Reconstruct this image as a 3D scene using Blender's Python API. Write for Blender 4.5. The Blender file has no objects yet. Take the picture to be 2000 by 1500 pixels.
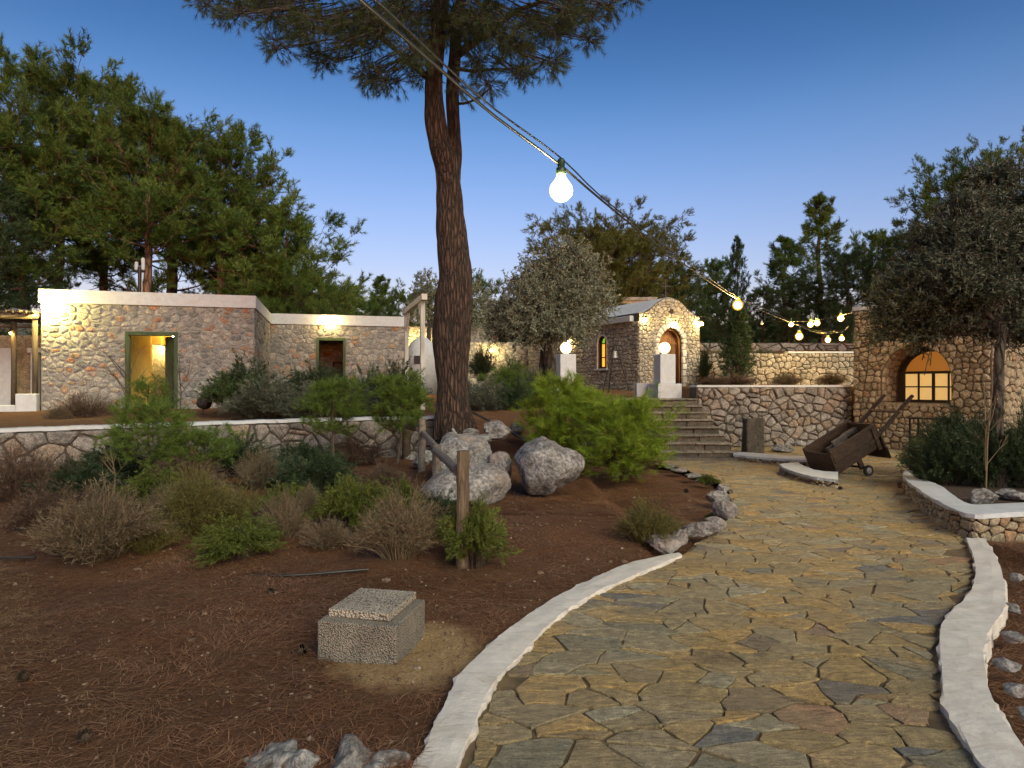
import bpy, math, random
import numpy as np
from mathutils import Vector, Matrix

SC = bpy.context.scene
COL = SC.collection
F = 1303.0            # focal length of the photograph in its own pixels (2000 wide)
EYE = 1.5
rad = math.radians

# ------------------------------------------------------------------ camera, sky, sun, exposure
cd = bpy.data.cameras.new('camera'); cam = bpy.data.objects.new('camera', cd); COL.objects.link(cam)
cam.location = (0, 0, EYE); cam.rotation_euler = (rad(90), 0, 0)
cd.sensor_width = 36; cd.lens = 36 * F / 2000; cd.clip_start = 0.05; cd.clip_end = 2000
SC.camera = cam

SUN_ELEV, SUN_AZ = 2.0, 168.0       # dusk: the sun is just down behind the camera
world = bpy.data.worlds.new('World'); SC.world = world; world.use_nodes = True
wn, wl = world.node_tree.nodes, world.node_tree.links
wn.clear()
wout = wn.new('ShaderNodeOutputWorld'); wbg = wn.new('ShaderNodeBackground')
sky = wn.new('ShaderNodeTexSky'); sky.sky_type = 'NISHITA'; sky.sun_disc = False
sky.sun_elevation = rad(SUN_ELEV); sky.sun_rotation = rad(SUN_AZ)
sky.altitude = 200; sky.air_density = 1.0; sky.dust_density = 0.3; sky.ozone_density = 3.0
# dusk grading by height above the horizon: pale lavender low down, deep blue overhead (the same all the way round)
tcw = wn.new('ShaderNodeTexCoord'); sepw = wn.new('ShaderNodeSeparateXYZ'); wl.new(tcw.outputs['Generated'], sepw.inputs[0])
crw = wn.new('ShaderNodeValToRGB'); crw.color_ramp.interpolation = 'B_SPLINE'; wl.new(sepw.outputs[2], crw.inputs[0])
K = .5 / 8.0
cre = crw.color_ramp.elements
cre[0].position = 0.0; cre[0].color = (6.4*K, 3.7*K, 3.9*K, 1)
cre[1].position = 1.0; cre[1].color = (.8*K, 1.1*K, 1.7*K, 1)
for p_, c_ in ((.12, (5.6, 3.35, 3.5)), (.24, (4.9, 3.15, 3.4)), (.34, (3.2, 2.75, 3.1)), (.42, (1.75, 1.95, 2.45)), (.52, (1.0, 1.3, 1.8))):
    e_ = cre.new(p_); e_.color = (c_[0]*K, c_[1]*K, c_[2]*K, 1)
mulw = wn.new('ShaderNodeMix'); mulw.data_type = 'RGBA'; mulw.blend_type = 'MULTIPLY'; mulw.inputs[0].default_value = 1.0
wl.new(sky.outputs[0], mulw.inputs[6]); wl.new(crw.outputs[0], mulw.inputs[7])
sclw = wn.new('ShaderNodeVectorMath'); sclw.operation = 'SCALE'; sclw.inputs['Scale'].default_value = 8.0
wl.new(mulw.outputs[2], sclw.inputs[0]); wl.new(sclw.outputs[0], wbg.inputs[0]); wl.new(wbg.outputs[0], wout.inputs[0])
wbg.inputs[1].default_value = 0.15

sd = bpy.data.lights.new('sun', 'SUN'); sun = bpy.data.objects.new('sun', sd); COL.objects.link(sun)
sd.energy = 1.75; sd.angle = rad(40); sd.color = (1.0, 0.91, 0.68)
_e, _a = rad(32), rad(150)          # soft afterglow from behind and to the right
sdir = Vector((math.sin(_a) * math.cos(_e), math.cos(_a) * math.cos(_e), math.sin(_e)))
sun.rotation_euler = sdir.to_track_quat('Z', 'Y').to_euler()

SC.render.engine = 'CYCLES'
SC.cycles.use_denoising = True
SC.cycles.max_bounces = 6; SC.cycles.diffuse_bounces = 3; SC.cycles.transparent_max_bounces = 8
SC.cycles.sample_clamp_indirect = 4.0
SC.view_settings.view_transform = 'Standard'; SC.view_settings.look = 'None'
SC.view_settings.exposure = 1.12; SC.view_settings.gamma = 1.0; SC.view_settings.use_curve_mapping = False

# ------------------------------------------------------------------ helpers
def P(px, py, d):
    return np.array([(px - 1000) / F * d, d, EYE + (750 - py) / F * d])
def G(px, py, z=0.0):
    d = F * (EYE - z) / (py - 750)
    return np.array([(px - 1000) / F * d, d, z])
def RNG(s): return np.random.RandomState(s)

def mesh_np(name, V, faces, mats=(), smooth=False, mat_idx=None):
    """faces: list of (n,k) int arrays (k may differ between arrays)."""
    V = np.asarray(V, dtype=np.float32).reshape(-1, 3)
    faces = [np.asarray(f, dtype=np.int32) for f in faces if len(f)]
    me = bpy.data.meshes.new(name)
    nl = sum(f.size for f in faces); nf = sum(len(f) for f in faces)
    me.vertices.add(len(V)); me.vertices.foreach_set('co', V.ravel())
    me.loops.add(nl); me.polygons.add(nf)
    me.loops.foreach_set('vertex_index', np.concatenate([f.ravel() for f in faces]))
    tot = np.concatenate([np.full(len(f), f.shape[1], dtype=np.int32) for f in faces])
    st = np.concatenate([[0], np.cumsum(tot)[:-1]]).astype(np.int32)
    me.polygons.foreach_set('loop_start', st)
    try: me.polygons.foreach_set('loop_total', tot)
    except Exception: pass
    if mat_idx is not None: me.polygons.foreach_set('material_index', np.asarray(mat_idx, dtype=np.int32))
    me.polygons.foreach_set('use_smooth', np.full(nf, smooth, dtype=bool))
    me.update(calc_edges=True)
    for m in mats: me.materials.append(m)
    return me

def mesh_py(name, V, Fc, mat=None, smooth=False):
    me = bpy.data.meshes.new(name)
    me.from_pydata([tuple(map(float, v)) for v in V], [], [tuple(map(int, f)) for f in Fc])
    if mat: me.materials.append(mat)
    if smooth: me.polygons.foreach_set('use_smooth', [True] * len(me.polygons))
    me.update()
    return me

def link(name, me, parent=None, loc=(0, 0, 0), rz=0.0):
    o = bpy.data.objects.new(name, me); COL.objects.link(o)
    o.location = loc; o.rotation_euler = (0, 0, rz)
    if parent is not None: o.parent = parent
    return o
def tag(o, label=None, cat=None, group=None, kind=None):
    if label: o['label'] = label
    if cat: o['category'] = cat
    if group: o['group'] = group
    if kind: o['kind'] = kind
    return o
def thing(name, label, cat, loc=(0, 0, 0), rz=0.0, group=None):
    return tag(link(name, None, None, tuple(float(c) for c in loc), rz), label, cat, group)
def local(V, root):
    """world points -> root's local frame (root only moved and turned about z)"""
    V = np.asarray(V, float) - np.array(root.location)
    a = -root.rotation_euler[2]; c, s = math.cos(a), math.sin(a)
    return np.stack([V[:, 0] * c - V[:, 1] * s, V[:, 0] * s + V[:, 1] * c, V[:, 2]], 1)

class MB:
    def __init__(s): s.V = []; s.Fc = []; s.n = 0
    def add(s, V, Fc):
        s.V += [tuple(map(float, v)) for v in V]; s.Fc += [tuple(int(i) + s.n for i in f) for f in Fc]; s.n += len(V); return s
    def box(s, a, b, M=None, jit=0, rng=None):
        (x0, y0, z0), (x1, y1, z1) = a, b
        V = [(x0,y0,z0),(x1,y0,z0),(x1,y1,z0),(x0,y1,z0),(x0,y0,z1),(x1,y0,z1),(x1,y1,z1),(x0,y1,z1)]
        if jit: V = [tuple(c + rng.uniform(-jit, jit) for c in v) for v in V]
        if M is not None: V = [tuple(M @ Vector(v)) for v in V]
        return s.add(V, [(0,3,2,1),(4,5,6,7),(0,1,5,4),(1,2,6,5),(2,3,7,6),(3,0,4,7)])
    def tube(s, pts, r, n=8, cap=True):
        V, Fc = tube_vf(pts, r, n)
        k = len(pts)
        Fc = [tuple(f) for f in Fc]
        if cap: Fc += [tuple(range(n))[::-1], tuple(range((k-1)*n, k*n))]
        return s.add(V, Fc)
    def lathe(s, prof, c=(0,0,0), n=16, axis='z'):
        V = []; 
        for (r, z) in prof:
            for i in range(n):
                a = 2*math.pi*i/n
                p = (r*math.cos(a), r*math.sin(a), z)
                if axis == 'y': p = (p[0], p[2], p[1])
                if axis == 'x': p = (p[2], p[0], p[1])
                V.append((c[0]+p[0], c[1]+p[1], c[2]+p[2]))
        Fc = []
        for j in range(len(prof)-1):
            for i in range(n):
                Fc.append((j*n+i, j*n+(i+1)%n, (j+1)*n+(i+1)%n, (j+1)*n+i))
        Fc += [tuple(range(n))[::-1], tuple(range((len(prof)-1)*n, len(prof)*n))]
        return s.add(V, Fc)
    def build(s, name, mat, parent=None, smooth=False, loc=(0,0,0), bevel=0, seg=2):
        o = link(name, mesh_py(name, s.V, s.Fc, mat, smooth), parent, loc)
        if bevel:
            m = o.modifiers.new('bevel', 'BEVEL'); m.width = bevel; m.segments = seg; m.limit_method = 'ANGLE'; m.angle_limit = rad(40)
        return o

def tube_vf(pts, r, n=6):
    pts = np.asarray(pts, float); K = len(pts)
    r = np.full(K, r) if np.isscalar(r) else np.asarray(r, float)
    T = np.gradient(pts, axis=0); T /= np.linalg.norm(T, axis=1)[:, None] + 1e-9
    up = np.array([0, 0, 1.0]) if abs(T[0][2]) < .9 else np.array([1.0, 0, 0])
    A = np.cross(T, up); A /= np.linalg.norm(A, axis=1)[:, None] + 1e-9
    B = np.cross(T, A)
    a = np.arange(n) * 2 * math.pi / n
    V = pts[:, None, :] + r[:, None, None] * (np.cos(a)[None, :, None] * A[:, None, :] + np.sin(a)[None, :, None] * B[:, None, :])
    i = np.arange(n); j = (i + 1) % n
    Fc = np.concatenate([np.stack([k*n+i, k*n+j, (k+1)*n+j, (k+1)*n+i], 1) for k in range(K-1)])
    return V.reshape(-1, 3), Fc
def tubes_mesh(name, L, mat, smooth=True):
    """L: list of (pts, radii, n)"""
    Vs, Fs, o = [], [], 0
    for pts, r, n in L:
        V, Fc = tube_vf(pts, r, n); Vs.append(V); Fs.append(Fc + o); o += len(V)
    return mesh_np(name, np.concatenate(Vs), [np.concatenate(Fs)], [mat], smooth)

# ------------------------------------------------------------------ materials
def M_new(name):
    m = bpy.data.materials.new(name); m.use_nodes = True
    nt = m.node_tree; b = nt.nodes['Principled BSDF']
    return m, nt, b
def nd(nt, t, **kw):
    n = nt.nodes.new(t)
    for k, v in kw.items(): setattr(n, k, v)
    return n
def ramp(nt, stops, src=None, interp='LINEAR'):
    r = nd(nt, 'ShaderNodeValToRGB'); r.color_ramp.interpolation = interp
    els = r.color_ramp.elements
    els[0].position, els[0].color = stops[0][0], (*stops[0][1], 1)
    els[1].position, els[1].color = stops[-1][0], (*stops[-1][1], 1)
    for p, c in stops[1:-1]:
        e = els.new(p); e.color = (*c, 1)
    if src is not None: nt.links.new(src, r.inputs[0])
    return r.outputs[0]
def noise(nt, scale, detail=4, rough=.6, vec=None, dist=0):
    n = nd(nt, 'ShaderNodeTexNoise'); n.inputs['Scale'].default_value = scale; n.inputs['Detail'].default_value = detail
    n.inputs['Roughness'].default_value = rough; n.inputs['Distortion'].default_value = dist
    if vec is not None: nt.links.new(vec, n.inputs['Vector'])
    return n.outputs[0]
def pos(nt, scale=None):
    g = nd(nt, 'ShaderNodeNewGeometry').outputs['Position']
    if scale is None: return g
    m = nd(nt, 'ShaderNodeMapping'); m.inputs['Scale'].default_value = scale
    nt.links.new(g, m.inputs['Vector']); return m.outputs[0]
def objc(nt, scale=(1,1,1)):
    g = nd(nt, 'ShaderNodeTexCoord').outputs['Object']
    m = nd(nt, 'ShaderNodeMapping'); m.inputs['Scale'].default_value = scale
    nt.links.new(g, m.inputs['Vector']); return m.outputs[0]
def mixc(nt, a, b, fac, blend='MIX'):
    n = nd(nt, 'ShaderNodeMix', data_type='RGBA', blend_type=blend)
    for sock, v in ((n.inputs[0], fac), (n.inputs[6], a), (n.inputs[7], b)):
        if isinstance(v, (int, float)): sock.default_value = v
        elif isinstance(v, tuple): sock.default_value = (*v, 1)
        else: nt.links.new(v, sock)
    return n.outputs[2]
def math_n(nt, op, a, b=0.0):
    n = nd(nt, 'ShaderNodeMath', operation=op)
    for s, v in ((n.inputs[0], a), (n.inputs[1], b)):
        if isinstance(v, (int, float)): s.default_value = v
        else: nt.links.new(v, s)
    return n.outputs[0]
def piece_random(nt):
    a = nd(nt, 'ShaderNodeObjectInfo').outputs['Random']; b = nd(nt, 'ShaderNodeNewGeometry').outputs['Random Per Island']
    return math_n(nt, 'FRACT', math_n(nt, 'ADD', a, math_n(nt, 'MULTIPLY', b, 7.31)))
def bump(nt, b, h, strength, dist=.02):
    n = nd(nt, 'ShaderNodeBump'); n.inputs['Strength'].default_value = strength; n.inputs['Distance'].default_value = dist
    nt.links.new(h, n.inputs['Height']); nt.links.new(n.outputs[0], b.inputs['Normal'])

def mat_stone(name, stops, vein=.35, scale=14, rough=.9, bs=.8, stain=None, dark=.35):
    m, nt, b = M_new(name)
    base = ramp(nt, stops, piece_random(nt))
    n1 = noise(nt, scale, 8, .7, pos(nt)); n2 = noise(nt, scale * 4, 5, .7, pos(nt))
    c = mixc(nt, base, ramp(nt, [(.3, (dark,)*3), (.7, (1.15,)*3)], n1), 1.0, 'MULTIPLY')
    c = mixc(nt, c, ramp(nt, [(.35, (1-vein,)*3), (.62, (1.1,)*3)], n2), 1.0, 'MULTIPLY')
    if stain:
        n3 = noise(nt, scale * .35, 3, .6, pos(nt))
        c = mixc(nt, c, stain, ramp(nt, [(.52, (0,)*3), (.72, (.7,)*3)], n3))
    nt.links.new(c, b.inputs['Base Color']); b.inputs['Roughness'].default_value = rough
    h = math_n(nt, 'ADD', n1, math_n(nt, 'MULTIPLY', n2, .5))
    bump(nt, b, h, bs, .03)
    return m
def mat_plain(name, col, rough=.8, var=.25, scale=8, bs=.2, metal=0, dirt=None, bscale=60):
    m, nt, b = M_new(name)
    n1 = noise(nt, scale, 6, .65, pos(nt))
    c = mixc(nt, col, ramp(nt, [(.3, (1-var,)*3), (.7, (1+var*.3,)*3)], n1), 1.0, 'MULTIPLY')
    if dirt:
        n3 = noise(nt, scale * .6, 5, .7, pos(nt))
        c = mixc(nt, c, dirt, ramp(nt, [(.5, (0,)*3), (.75, (.6,)*3)], n3))
    nt.links.new(c, b.inputs['Base Color']); b.inputs['Roughness'].default_value = rough; b.inputs['Metallic'].default_value = metal
    if bs: bump(nt, b, noise(nt, bscale, 6, .7, pos(nt)), bs, .01)
    return m
def mat_wood(name, c1, c2, scale=(3, 3, .4), rough=.8, bs=.6):
    m, nt, b = M_new(name)
    v = objc(nt, scale)
    n1 = noise(nt, 8, 8, .7, v, .6); n2 = noise(nt, 3, 4, .6, v)
    c = ramp(nt, [(.3, c1), (.68, c2)], n1)
    c = mixc(nt, c, ramp(nt, [(.3, (.55,)*3), (.7, (1.2,)*3)], n2), 1.0, 'MULTIPLY')
    c = mixc(nt, c, ramp(nt, [(0, (.75,)*3), (1, (1.2,)*3)], piece_random(nt)), 1.0, 'MULTIPLY')
    nt.links.new(c, b.inputs['Base Color']); b.inputs['Roughness'].default_value = rough
    bump(nt, b, n1, bs, .01)
    return m
def mat_leaf(name, stops, trans=.25, rough=.55, clump=2.0, spec=.3):
    m, nt, b = M_new(name)
    g = nd(nt, 'ShaderNodeNewGeometry').outputs['Random Per Island']
    o = nd(nt, 'ShaderNodeObjectInfo').outputs['Random']
    n1 = noise(nt, clump, 3, .6, pos(nt))
    f = math_n(nt, 'ADD', math_n(nt, 'MULTIPLY', g, .45), math_n(nt, 'MULTIPLY', n1, .7))
    f = math_n(nt, 'ADD', f, math_n(nt, 'MULTIPLY', o, .12))
    c = ramp(nt, stops, math_n(nt, 'SUBTRACT', f, .12))
    nt.links.new(c, b.inputs['Base Color']); b.inputs['Roughness'].default_value = rough
    b.inputs['Specular IOR Level'].default_value = spec
    if trans:
        t = nd(nt, 'ShaderNodeBsdfTranslucent'); nt.links.new(c, t.inputs[0])
        mx = nd(nt, 'ShaderNodeMixShader'); mx.inputs[0].default_value = trans
        nt.links.new(b.outputs[0], mx.inputs[1]); nt.links.new(t.outputs[0], mx.inputs[2])
        nt.links.new(mx.outputs[0], nt.nodes['Material Output'].inputs['Surface'])
    return m
def mat_emit(name, col, strength):
    m, nt, b = M_new(name)
    b.inputs['Base Color'].default_value = (*col, 1)
    b.inputs['Emission Color'].default_value = (*col, 1); b.inputs['Emission Strength'].default_value = strength
    return m

MT = {}
MT['stone_house'] = mat_stone('stone_house', [(0, (.23,.23,.22)), (.3, (.33,.325,.305)), (.55, (.41,.395,.36)), (.80, (.47,.445,.39)), (.90, (.40,.30,.21)), (.96, (.42,.20,.11)), (1, (.28,.28,.26))], scale=9, bs=1.0)
MT['stone_chapel'] = mat_stone('stone_chapel', [(0, (.34,.32,.27)), (.35, (.45,.42,.35)), (.7, (.52,.48,.40)), (.9, (.40,.35,.27)), (1, (.46,.40,.31))], scale=8)
MT['stone_right'] = mat_stone('stone_right', [(0, (.33,.27,.17)), (.35, (.45,.37,.24)), (.7, (.52,.43,.29)), (.92, (.40,.30,.18)), (1, (.44,.27,.15))], scale=9, bs=1.0)
MT['stone_rubble'] = mat_stone('stone_rubble', [(0, (.22,.20,.18)), (.35, (.33,.30,.27)), (.7, (.40,.37,.34)), (.88, (.36,.27,.20)), (1, (.38,.32,.26))], scale=10, bs=1.0, dark=.3)
MT['stone_boulder'] = mat_stone('stone_boulder', [(0, (.32,.32,.315)), (.5, (.38,.375,.365)), (1, (.35,.34,.325))], scale=6, bs=1.0, vein=.6, stain=(.27,.22,.19), dark=.2)
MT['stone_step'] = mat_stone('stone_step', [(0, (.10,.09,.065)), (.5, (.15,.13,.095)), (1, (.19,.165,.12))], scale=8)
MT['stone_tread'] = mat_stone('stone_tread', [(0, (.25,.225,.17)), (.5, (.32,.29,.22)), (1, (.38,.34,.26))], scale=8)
MT['flag'] = mat_stone('flag', [(0, (.33,.235,.095)), (.16, (.30,.275,.18)), (.3, (.42,.285,.11)), (.46, (.22,.215,.15)), (.58, (.36,.26,.105)), (.70, (.45,.29,.10)), (.80, (.36,.335,.23)), (.90, (.26,.18,.08)), (.96, (.15,.16,.16)), (1, (.40,.22,.10))], scale=4.5, vein=.3, bs=.55, stain=(.31,.25,.14), rough=.72, dark=.75)
def slate(m):
    nt = m.node_tree; b = nt.nodes['Principled BSDF']; src = b.inputs['Base Color'].links[0].from_socket
    st = noise(nt, 1, 9, .75, pos(nt, (9, 34, 20)), 1.2); sp = noise(nt, 130, 3, .8, pos(nt)); pa = noise(nt, 2.6, 5, .7, pos(nt), .8)
    c = mixc(nt, src, ramp(nt, [(.32, (.6,)*3), (.5, (1.2,)*3), (.68, (1.65,)*3)], st), 1.0, 'MULTIPLY')
    c = mixc(nt, c, ramp(nt, [(.36, (.55,)*3), (.5, (1.0,)*3), (.66, (1.3,)*3)], sp), 1.0, 'MULTIPLY')
    c = mixc(nt, c, (.31,.25,.14), ramp(nt, [(.48, (0,)*3), (.66, (.6,)*3)], pa))
    nt.links.new(c, b.inputs['Base Color'])
    bp = [n for n in nt.nodes if n.type == 'BUMP'][0]; old = bp.inputs['Height'].links[0].from_socket
    nt.links.new(math_n(nt, 'ADD', old, math_n(nt, 'MULTIPLY', st, 1.4)), bp.inputs['Height']); bp.inputs['Strength'].default_value = .9
slate(MT['flag'])
MT['mortar_path'] = mat_plain('mortar_path', (.17,.12,.06), var=.6, bs=1.0, bscale=90)
MT['mortar_house'] = mat_plain('mortar_house', (.25,.245,.225), var=.4, bs=.7, bscale=40)
MT['mortar_dark'] = mat_plain('mortar_dark', (.07,.055,.04), var=.5, bs=.7, bscale=40)
MT['mortar_right'] = mat_plain('mortar_right', (.13,.095,.06), var=.4, bs=.7, bscale=40)
MT['whitewash'] = mat_plain('whitewash', (.49,.53,.56), var=.15, bs=.25, dirt=(.42,.38,.32), bscale=25)
MT['whitewash_kerb'] = mat_plain('whitewash_kerb', (.60,.58,.53), var=.2, bs=.5, dirt=(.40,.33,.25), bscale=35)
MT['plaster_ochre'] = mat_plain('plaster_ochre', (.50,.34,.08), var=.15)
MT['green_paint'] = mat_wood('green_paint', (.035,.06,.025), (.06,.095,.04), bs=.2)
MT['white_wood'] = mat_wood('white_wood', (.55,.56,.50), (.70,.71,.64), bs=.2)
MT['brown_wood'] = mat_wood('brown_wood', (.10,.045,.015), (.24,.11,.035), bs=.3)
MT['dark_wood'] = mat_wood('dark_wood', (.018,.012,.008), (.06,.038,.022), (6, 1.2, 6))
MT['cart_wood'] = mat_wood('cart_wood', (.018,.011,.007), (.085,.048,.025), (1.0, 6, 6))
MT['post_wood'] = mat_wood('post_wood', (.05,.038,.024), (.23,.17,.10), (9, 9, .7), bs=1.0)
MT['dark_log'] = mat_wood('dark_log', (.025,.018,.012), (.10,.07,.045), (5, 5, 1), bs=.8)
MT['log_wood'] = mat_wood('log_wood', (.07,.06,.05), (.22,.19,.16), (5, 5, 5), bs=.8)
MT['black'] = mat_plain('black', (.015,.015,.015), rough=.5, var=.2, bs=0)
MT['iron'] = mat_plain('iron', (.03,.028,.026), rough=.5, var=.3, metal=.6, bs=0)
MT['steel'] = mat_plain('steel', (.30,.30,.30), rough=.5, var=.3, metal=.5, bs=0)
MT['cable'] = mat_plain('cable', (.02,.02,.017), rough=.45, var=.1, bs=0)
MT['socket'] = mat_plain('socket', (.015,.035,.015), rough=.4, var=.1, bs=0)
MT['grey_pipe'] = mat_plain('grey_pipe', (.45,.44,.40), rough=.5, var=.1, bs=0)
GLASS = {}
def mat_bulb(name, core, rim, s_core, s_rim):
    """hot filament material; its tinted glowing glass goes to GLASS"""
    m, nt, b = M_new(name + '_glass')
    e = nd(nt, 'ShaderNodeEmission'); e.inputs[0].default_value = (*rim, 1); e.inputs[1].default_value = s_rim
    t = nd(nt, 'ShaderNodeBsdfTransparent'); mx = nd(nt, 'ShaderNodeMixShader'); mx.inputs[0].default_value = .5
    nt.links.new(t.outputs[0], mx.inputs[1]); nt.links.new(e.outputs[0], mx.inputs[2]); nt.links.new(mx.outputs[0], nt.nodes['Material Output'].inputs['Surface'])
    c = mat_emit(name, core, s_core); GLASS[c.name] = m; return c
MT['bulb'] = mat_bulb('bulb', (1.0,.82,.45), (1.0,.70,.28), 260, 2.0)
MT['bulb_small'] = mat_bulb('bulb_small', (1.0,.62,.18), (1.0,.42,.04), 650, 1.1)
MT['globe'] = mat_emit('globe', (1.0,.70,.30), 2.6)
MT['flood'] = mat_emit('flood', (1.0,.80,.24), 650)
MT['lamp_warm'] = mat_bulb('lamp_warm', (1.0,.72,.25), (1.0,.50,.06), 650, 1.4)
MT['room_lamp'] = mat_emit('room_lamp', (1.0,.72,.25), 170)
MT['curtain_lit'] = mat_emit('curtain_lit', (.90,.58,.20), .24)
MT['wood_panel_glow'] = mat_emit('wood_panel_glow', (.42,.16,.02), .20)  # plain wood, no lamp: the light on the panel is added as weak emission
MT['glass_green'] = mat_emit('glass_green', (.16,.30,.02), .8)
MT['glass_orange'] = mat_emit('glass_orange', (.9,.35,.03), .8)
MT['bark'] = None
def mat_bark(name, c1, c2, c3, sc=(5, 5, 1.2), bs=1.0):
    m, nt, b = M_new(name)
    v = objc(nt, sc)
    vo = nd(nt, 'ShaderNodeTexVoronoi', feature='DISTANCE_TO_EDGE'); vo.inputs['Scale'].default_value = 3.2
    n0 = nd(nt, 'ShaderNodeTexNoise'); n0.inputs['Scale'].default_value = 4; nt.links.new(v, n0.inputs['Vector'])
    vv = mixc(nt, v, n0.outputs['Color'], .22); nt.links.new(vv, vo.inputs['Vector'])
    e = vo.outputs['Distance']; n1 = noise(nt, 6, 8, .7, v)
    c = ramp(nt, [(0, c1), (.12, c2), (.5, c3)], e)
    c = mixc(nt, c, ramp(nt, [(.3, (.5,)*3), (.7, (1.3,)*3)], n1), 1.0, 'MULTIPLY')
    nt.links.new(c, b.inputs['Base Color']); b.inputs['Roughness'].default_value = .95
    h = math_n(nt, 'ADD', math_n(nt, 'MINIMUM', math_n(nt, 'MULTIPLY', e, 3.0), .8), math_n(nt, 'MULTIPLY', n1, .5))
    bump(nt, b, h, bs, .06)
    return m
MT['bark'] = mat_bark('bark', (.010,.007,.005), (.060,.036,.025), (.135,.080,.055), (6.5, 6.5, .95))
MT['bark_far'] = mat_bark('bark_far', (.03,.02,.013), (.16,.09,.055), (.24,.13,.08), (2, 2, .6), .5)
MT['bark_olive'] = mat_bark('bark_olive', (.02,.017,.014), (.06,.05,.04), (.10,.085,.065), (4, 4, 1), .8)
MT['needle_big'] = mat_leaf('needle_big', [(.1, (.018,.032,.010)), (.5, (.040,.062,.020)), (.85, (.075,.088,.030)), (1, (.10,.08,.03))], .2)
MT['needle_far'] = mat_leaf('needle_far', [(.1, (.020,.042,.010)), (.42, (.055,.105,.020)), (.66, (.13,.19,.032)), (1, (.20,.23,.05))], .25, clump=.5)
MT['needle_gold'] = mat_leaf('needle_gold', [(.1, (.045,.06,.012)), (.5, (.10,.12,.025)), (.8, (.17,.16,.04)), (1, (.22,.15,.045))], .25, clump=.6)
MT['needle_dark'] = mat_leaf('needle_dark', [(.1, (.018,.036,.014)), (.5, (.042,.072,.026)), (.8, (.07,.11,.038)), (1, (.09,.13,.048))], .2, clump=.5)
MT['needle_young'] = mat_leaf('needle_young', [(.1, (.06,.12,.012)), (.5, (.16,.26,.022)), (.75, (.30,.40,.04)), (1, (.40,.44,.06))], .35, clump=3)
MT['needle_sap'] = mat_leaf('needle_sap', [(.1, (.05,.09,.015)), (.5, (.10,.165,.028)), (.8, (.16,.235,.04)), (1, (.21,.27,.05))], .3, clump=3)
MT['leaf_olive'] = mat_leaf('leaf_olive', [(.1, (.06,.075,.05)), (.4, (.13,.15,.10)), (.7, (.22,.24,.175)), (1, (.33,.35,.28))], .15, clump=1.2)
MT['leaf_olive_dark'] = mat_leaf('leaf_olive_dark', [(.1, (.026,.034,.022)), (.4, (.06,.076,.050)), (.7, (.11,.13,.09)), (1, (.20,.22,.165))], .12, clump=1.2)
MT['leaf_rosemary'] = mat_leaf('leaf_rosemary', [(.1, (.025,.05,.016)), (.5, (.055,.095,.028)), (.8, (.09,.14,.04)), (1, (.13,.18,.06))], .2, clump=4)
MT['leaf_rosemary_dark'] = mat_leaf('leaf_rosemary_dark', [(.1, (.014,.03,.013)), (.5, (.03,.055,.022)), (.8, (.05,.085,.032)), (1, (.075,.11,.05))], .2, clump=4)
MT['leaf_juniper'] = mat_leaf('leaf_juniper', [(.1, (.04,.06,.012)), (.5, (.09,.12,.02)), (.8, (.15,.18,.03)), (1, (.20,.20,.045))], .25, clump=5)
MT['leaf_lavender'] = mat_leaf('leaf_lavender', [(.1, (.04,.05,.035)), (.5, (.085,.10,.07)), (.8, (.13,.145,.10)), (1, (.17,.17,.12))], .2, clump=4)
MT['twig_dry'] = mat_leaf('twig_dry', [(.1, (.05,.036,.022)), (.5, (.13,.10,.060)), (.8, (.23,.18,.11)), (1, (.33,.27,.18))], .1, clump=4)
MT['twig_red'] = mat_leaf('twig_red', [(.1, (.04,.026,.02)), (.5, (.095,.062,.042)), (.8, (.16,.11,.075)), (1, (.22,.16,.11))], .1, clump=4)
MT['twig_olive'] = mat_leaf('twig_olive', [(.1, (.05,.045,.015)), (.5, (.11,.10,.03)), (.8, (.16,.15,.045)), (1, (.20,.17,.06))], .15, clump=4)
MT['stem_brown'] = mat_plain('stem_brown', (.07,.05,.035), var=.4, bs=0)
MT['litter'] = mat_leaf('litter', [(.1, (.05,.022,.011)), (.45, (.15,.072,.035)), (.7, (.27,.14,.07)), (1, (.45,.30,.17))], 0, clump=1.5)

# ------------------------------------------------------------------ the ground
WALLX = np.array([-40, -9.5, -7.9, -5.5, -3.5, -2.07, -1.3, 0])
WALLY = np.array([-6, 9.5, 10.3, 11.9, 13.0, 13.5, 13.62, 13.62])
def sstep(a, b, x):
    t = np.clip((x - a) / (b - a), 0, 1); return t * t * (3 - 2 * t)
def vnoise(x, y, s, seed=0):
    """cheap smooth value noise"""
    x = x * s; y = y * s
    xi = np.floor(x).astype(int); yi = np.floor(y).astype(int); fx = x - xi; fy = y - yi
    fx = fx * fx * (3 - 2 * fx); fy = fy * fy * (3 - 2 * fy)
    def h(a, b):
        n = (a * 374761393 + b * 668265263 + seed * 982451653) & 0x7fffffff
        n = ((n ^ (n >> 13)) * 1274126177) & 0x7fffffff
        return ((n ^ (n >> 16)) & 0xffff) / 65535.0
    return (h(xi, yi) * (1-fx) + h(xi+1, yi) * fx) * (1-fy) + (h(xi, yi+1) * (1-fx) + h(xi+1, yi+1) * fx) * fy
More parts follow.
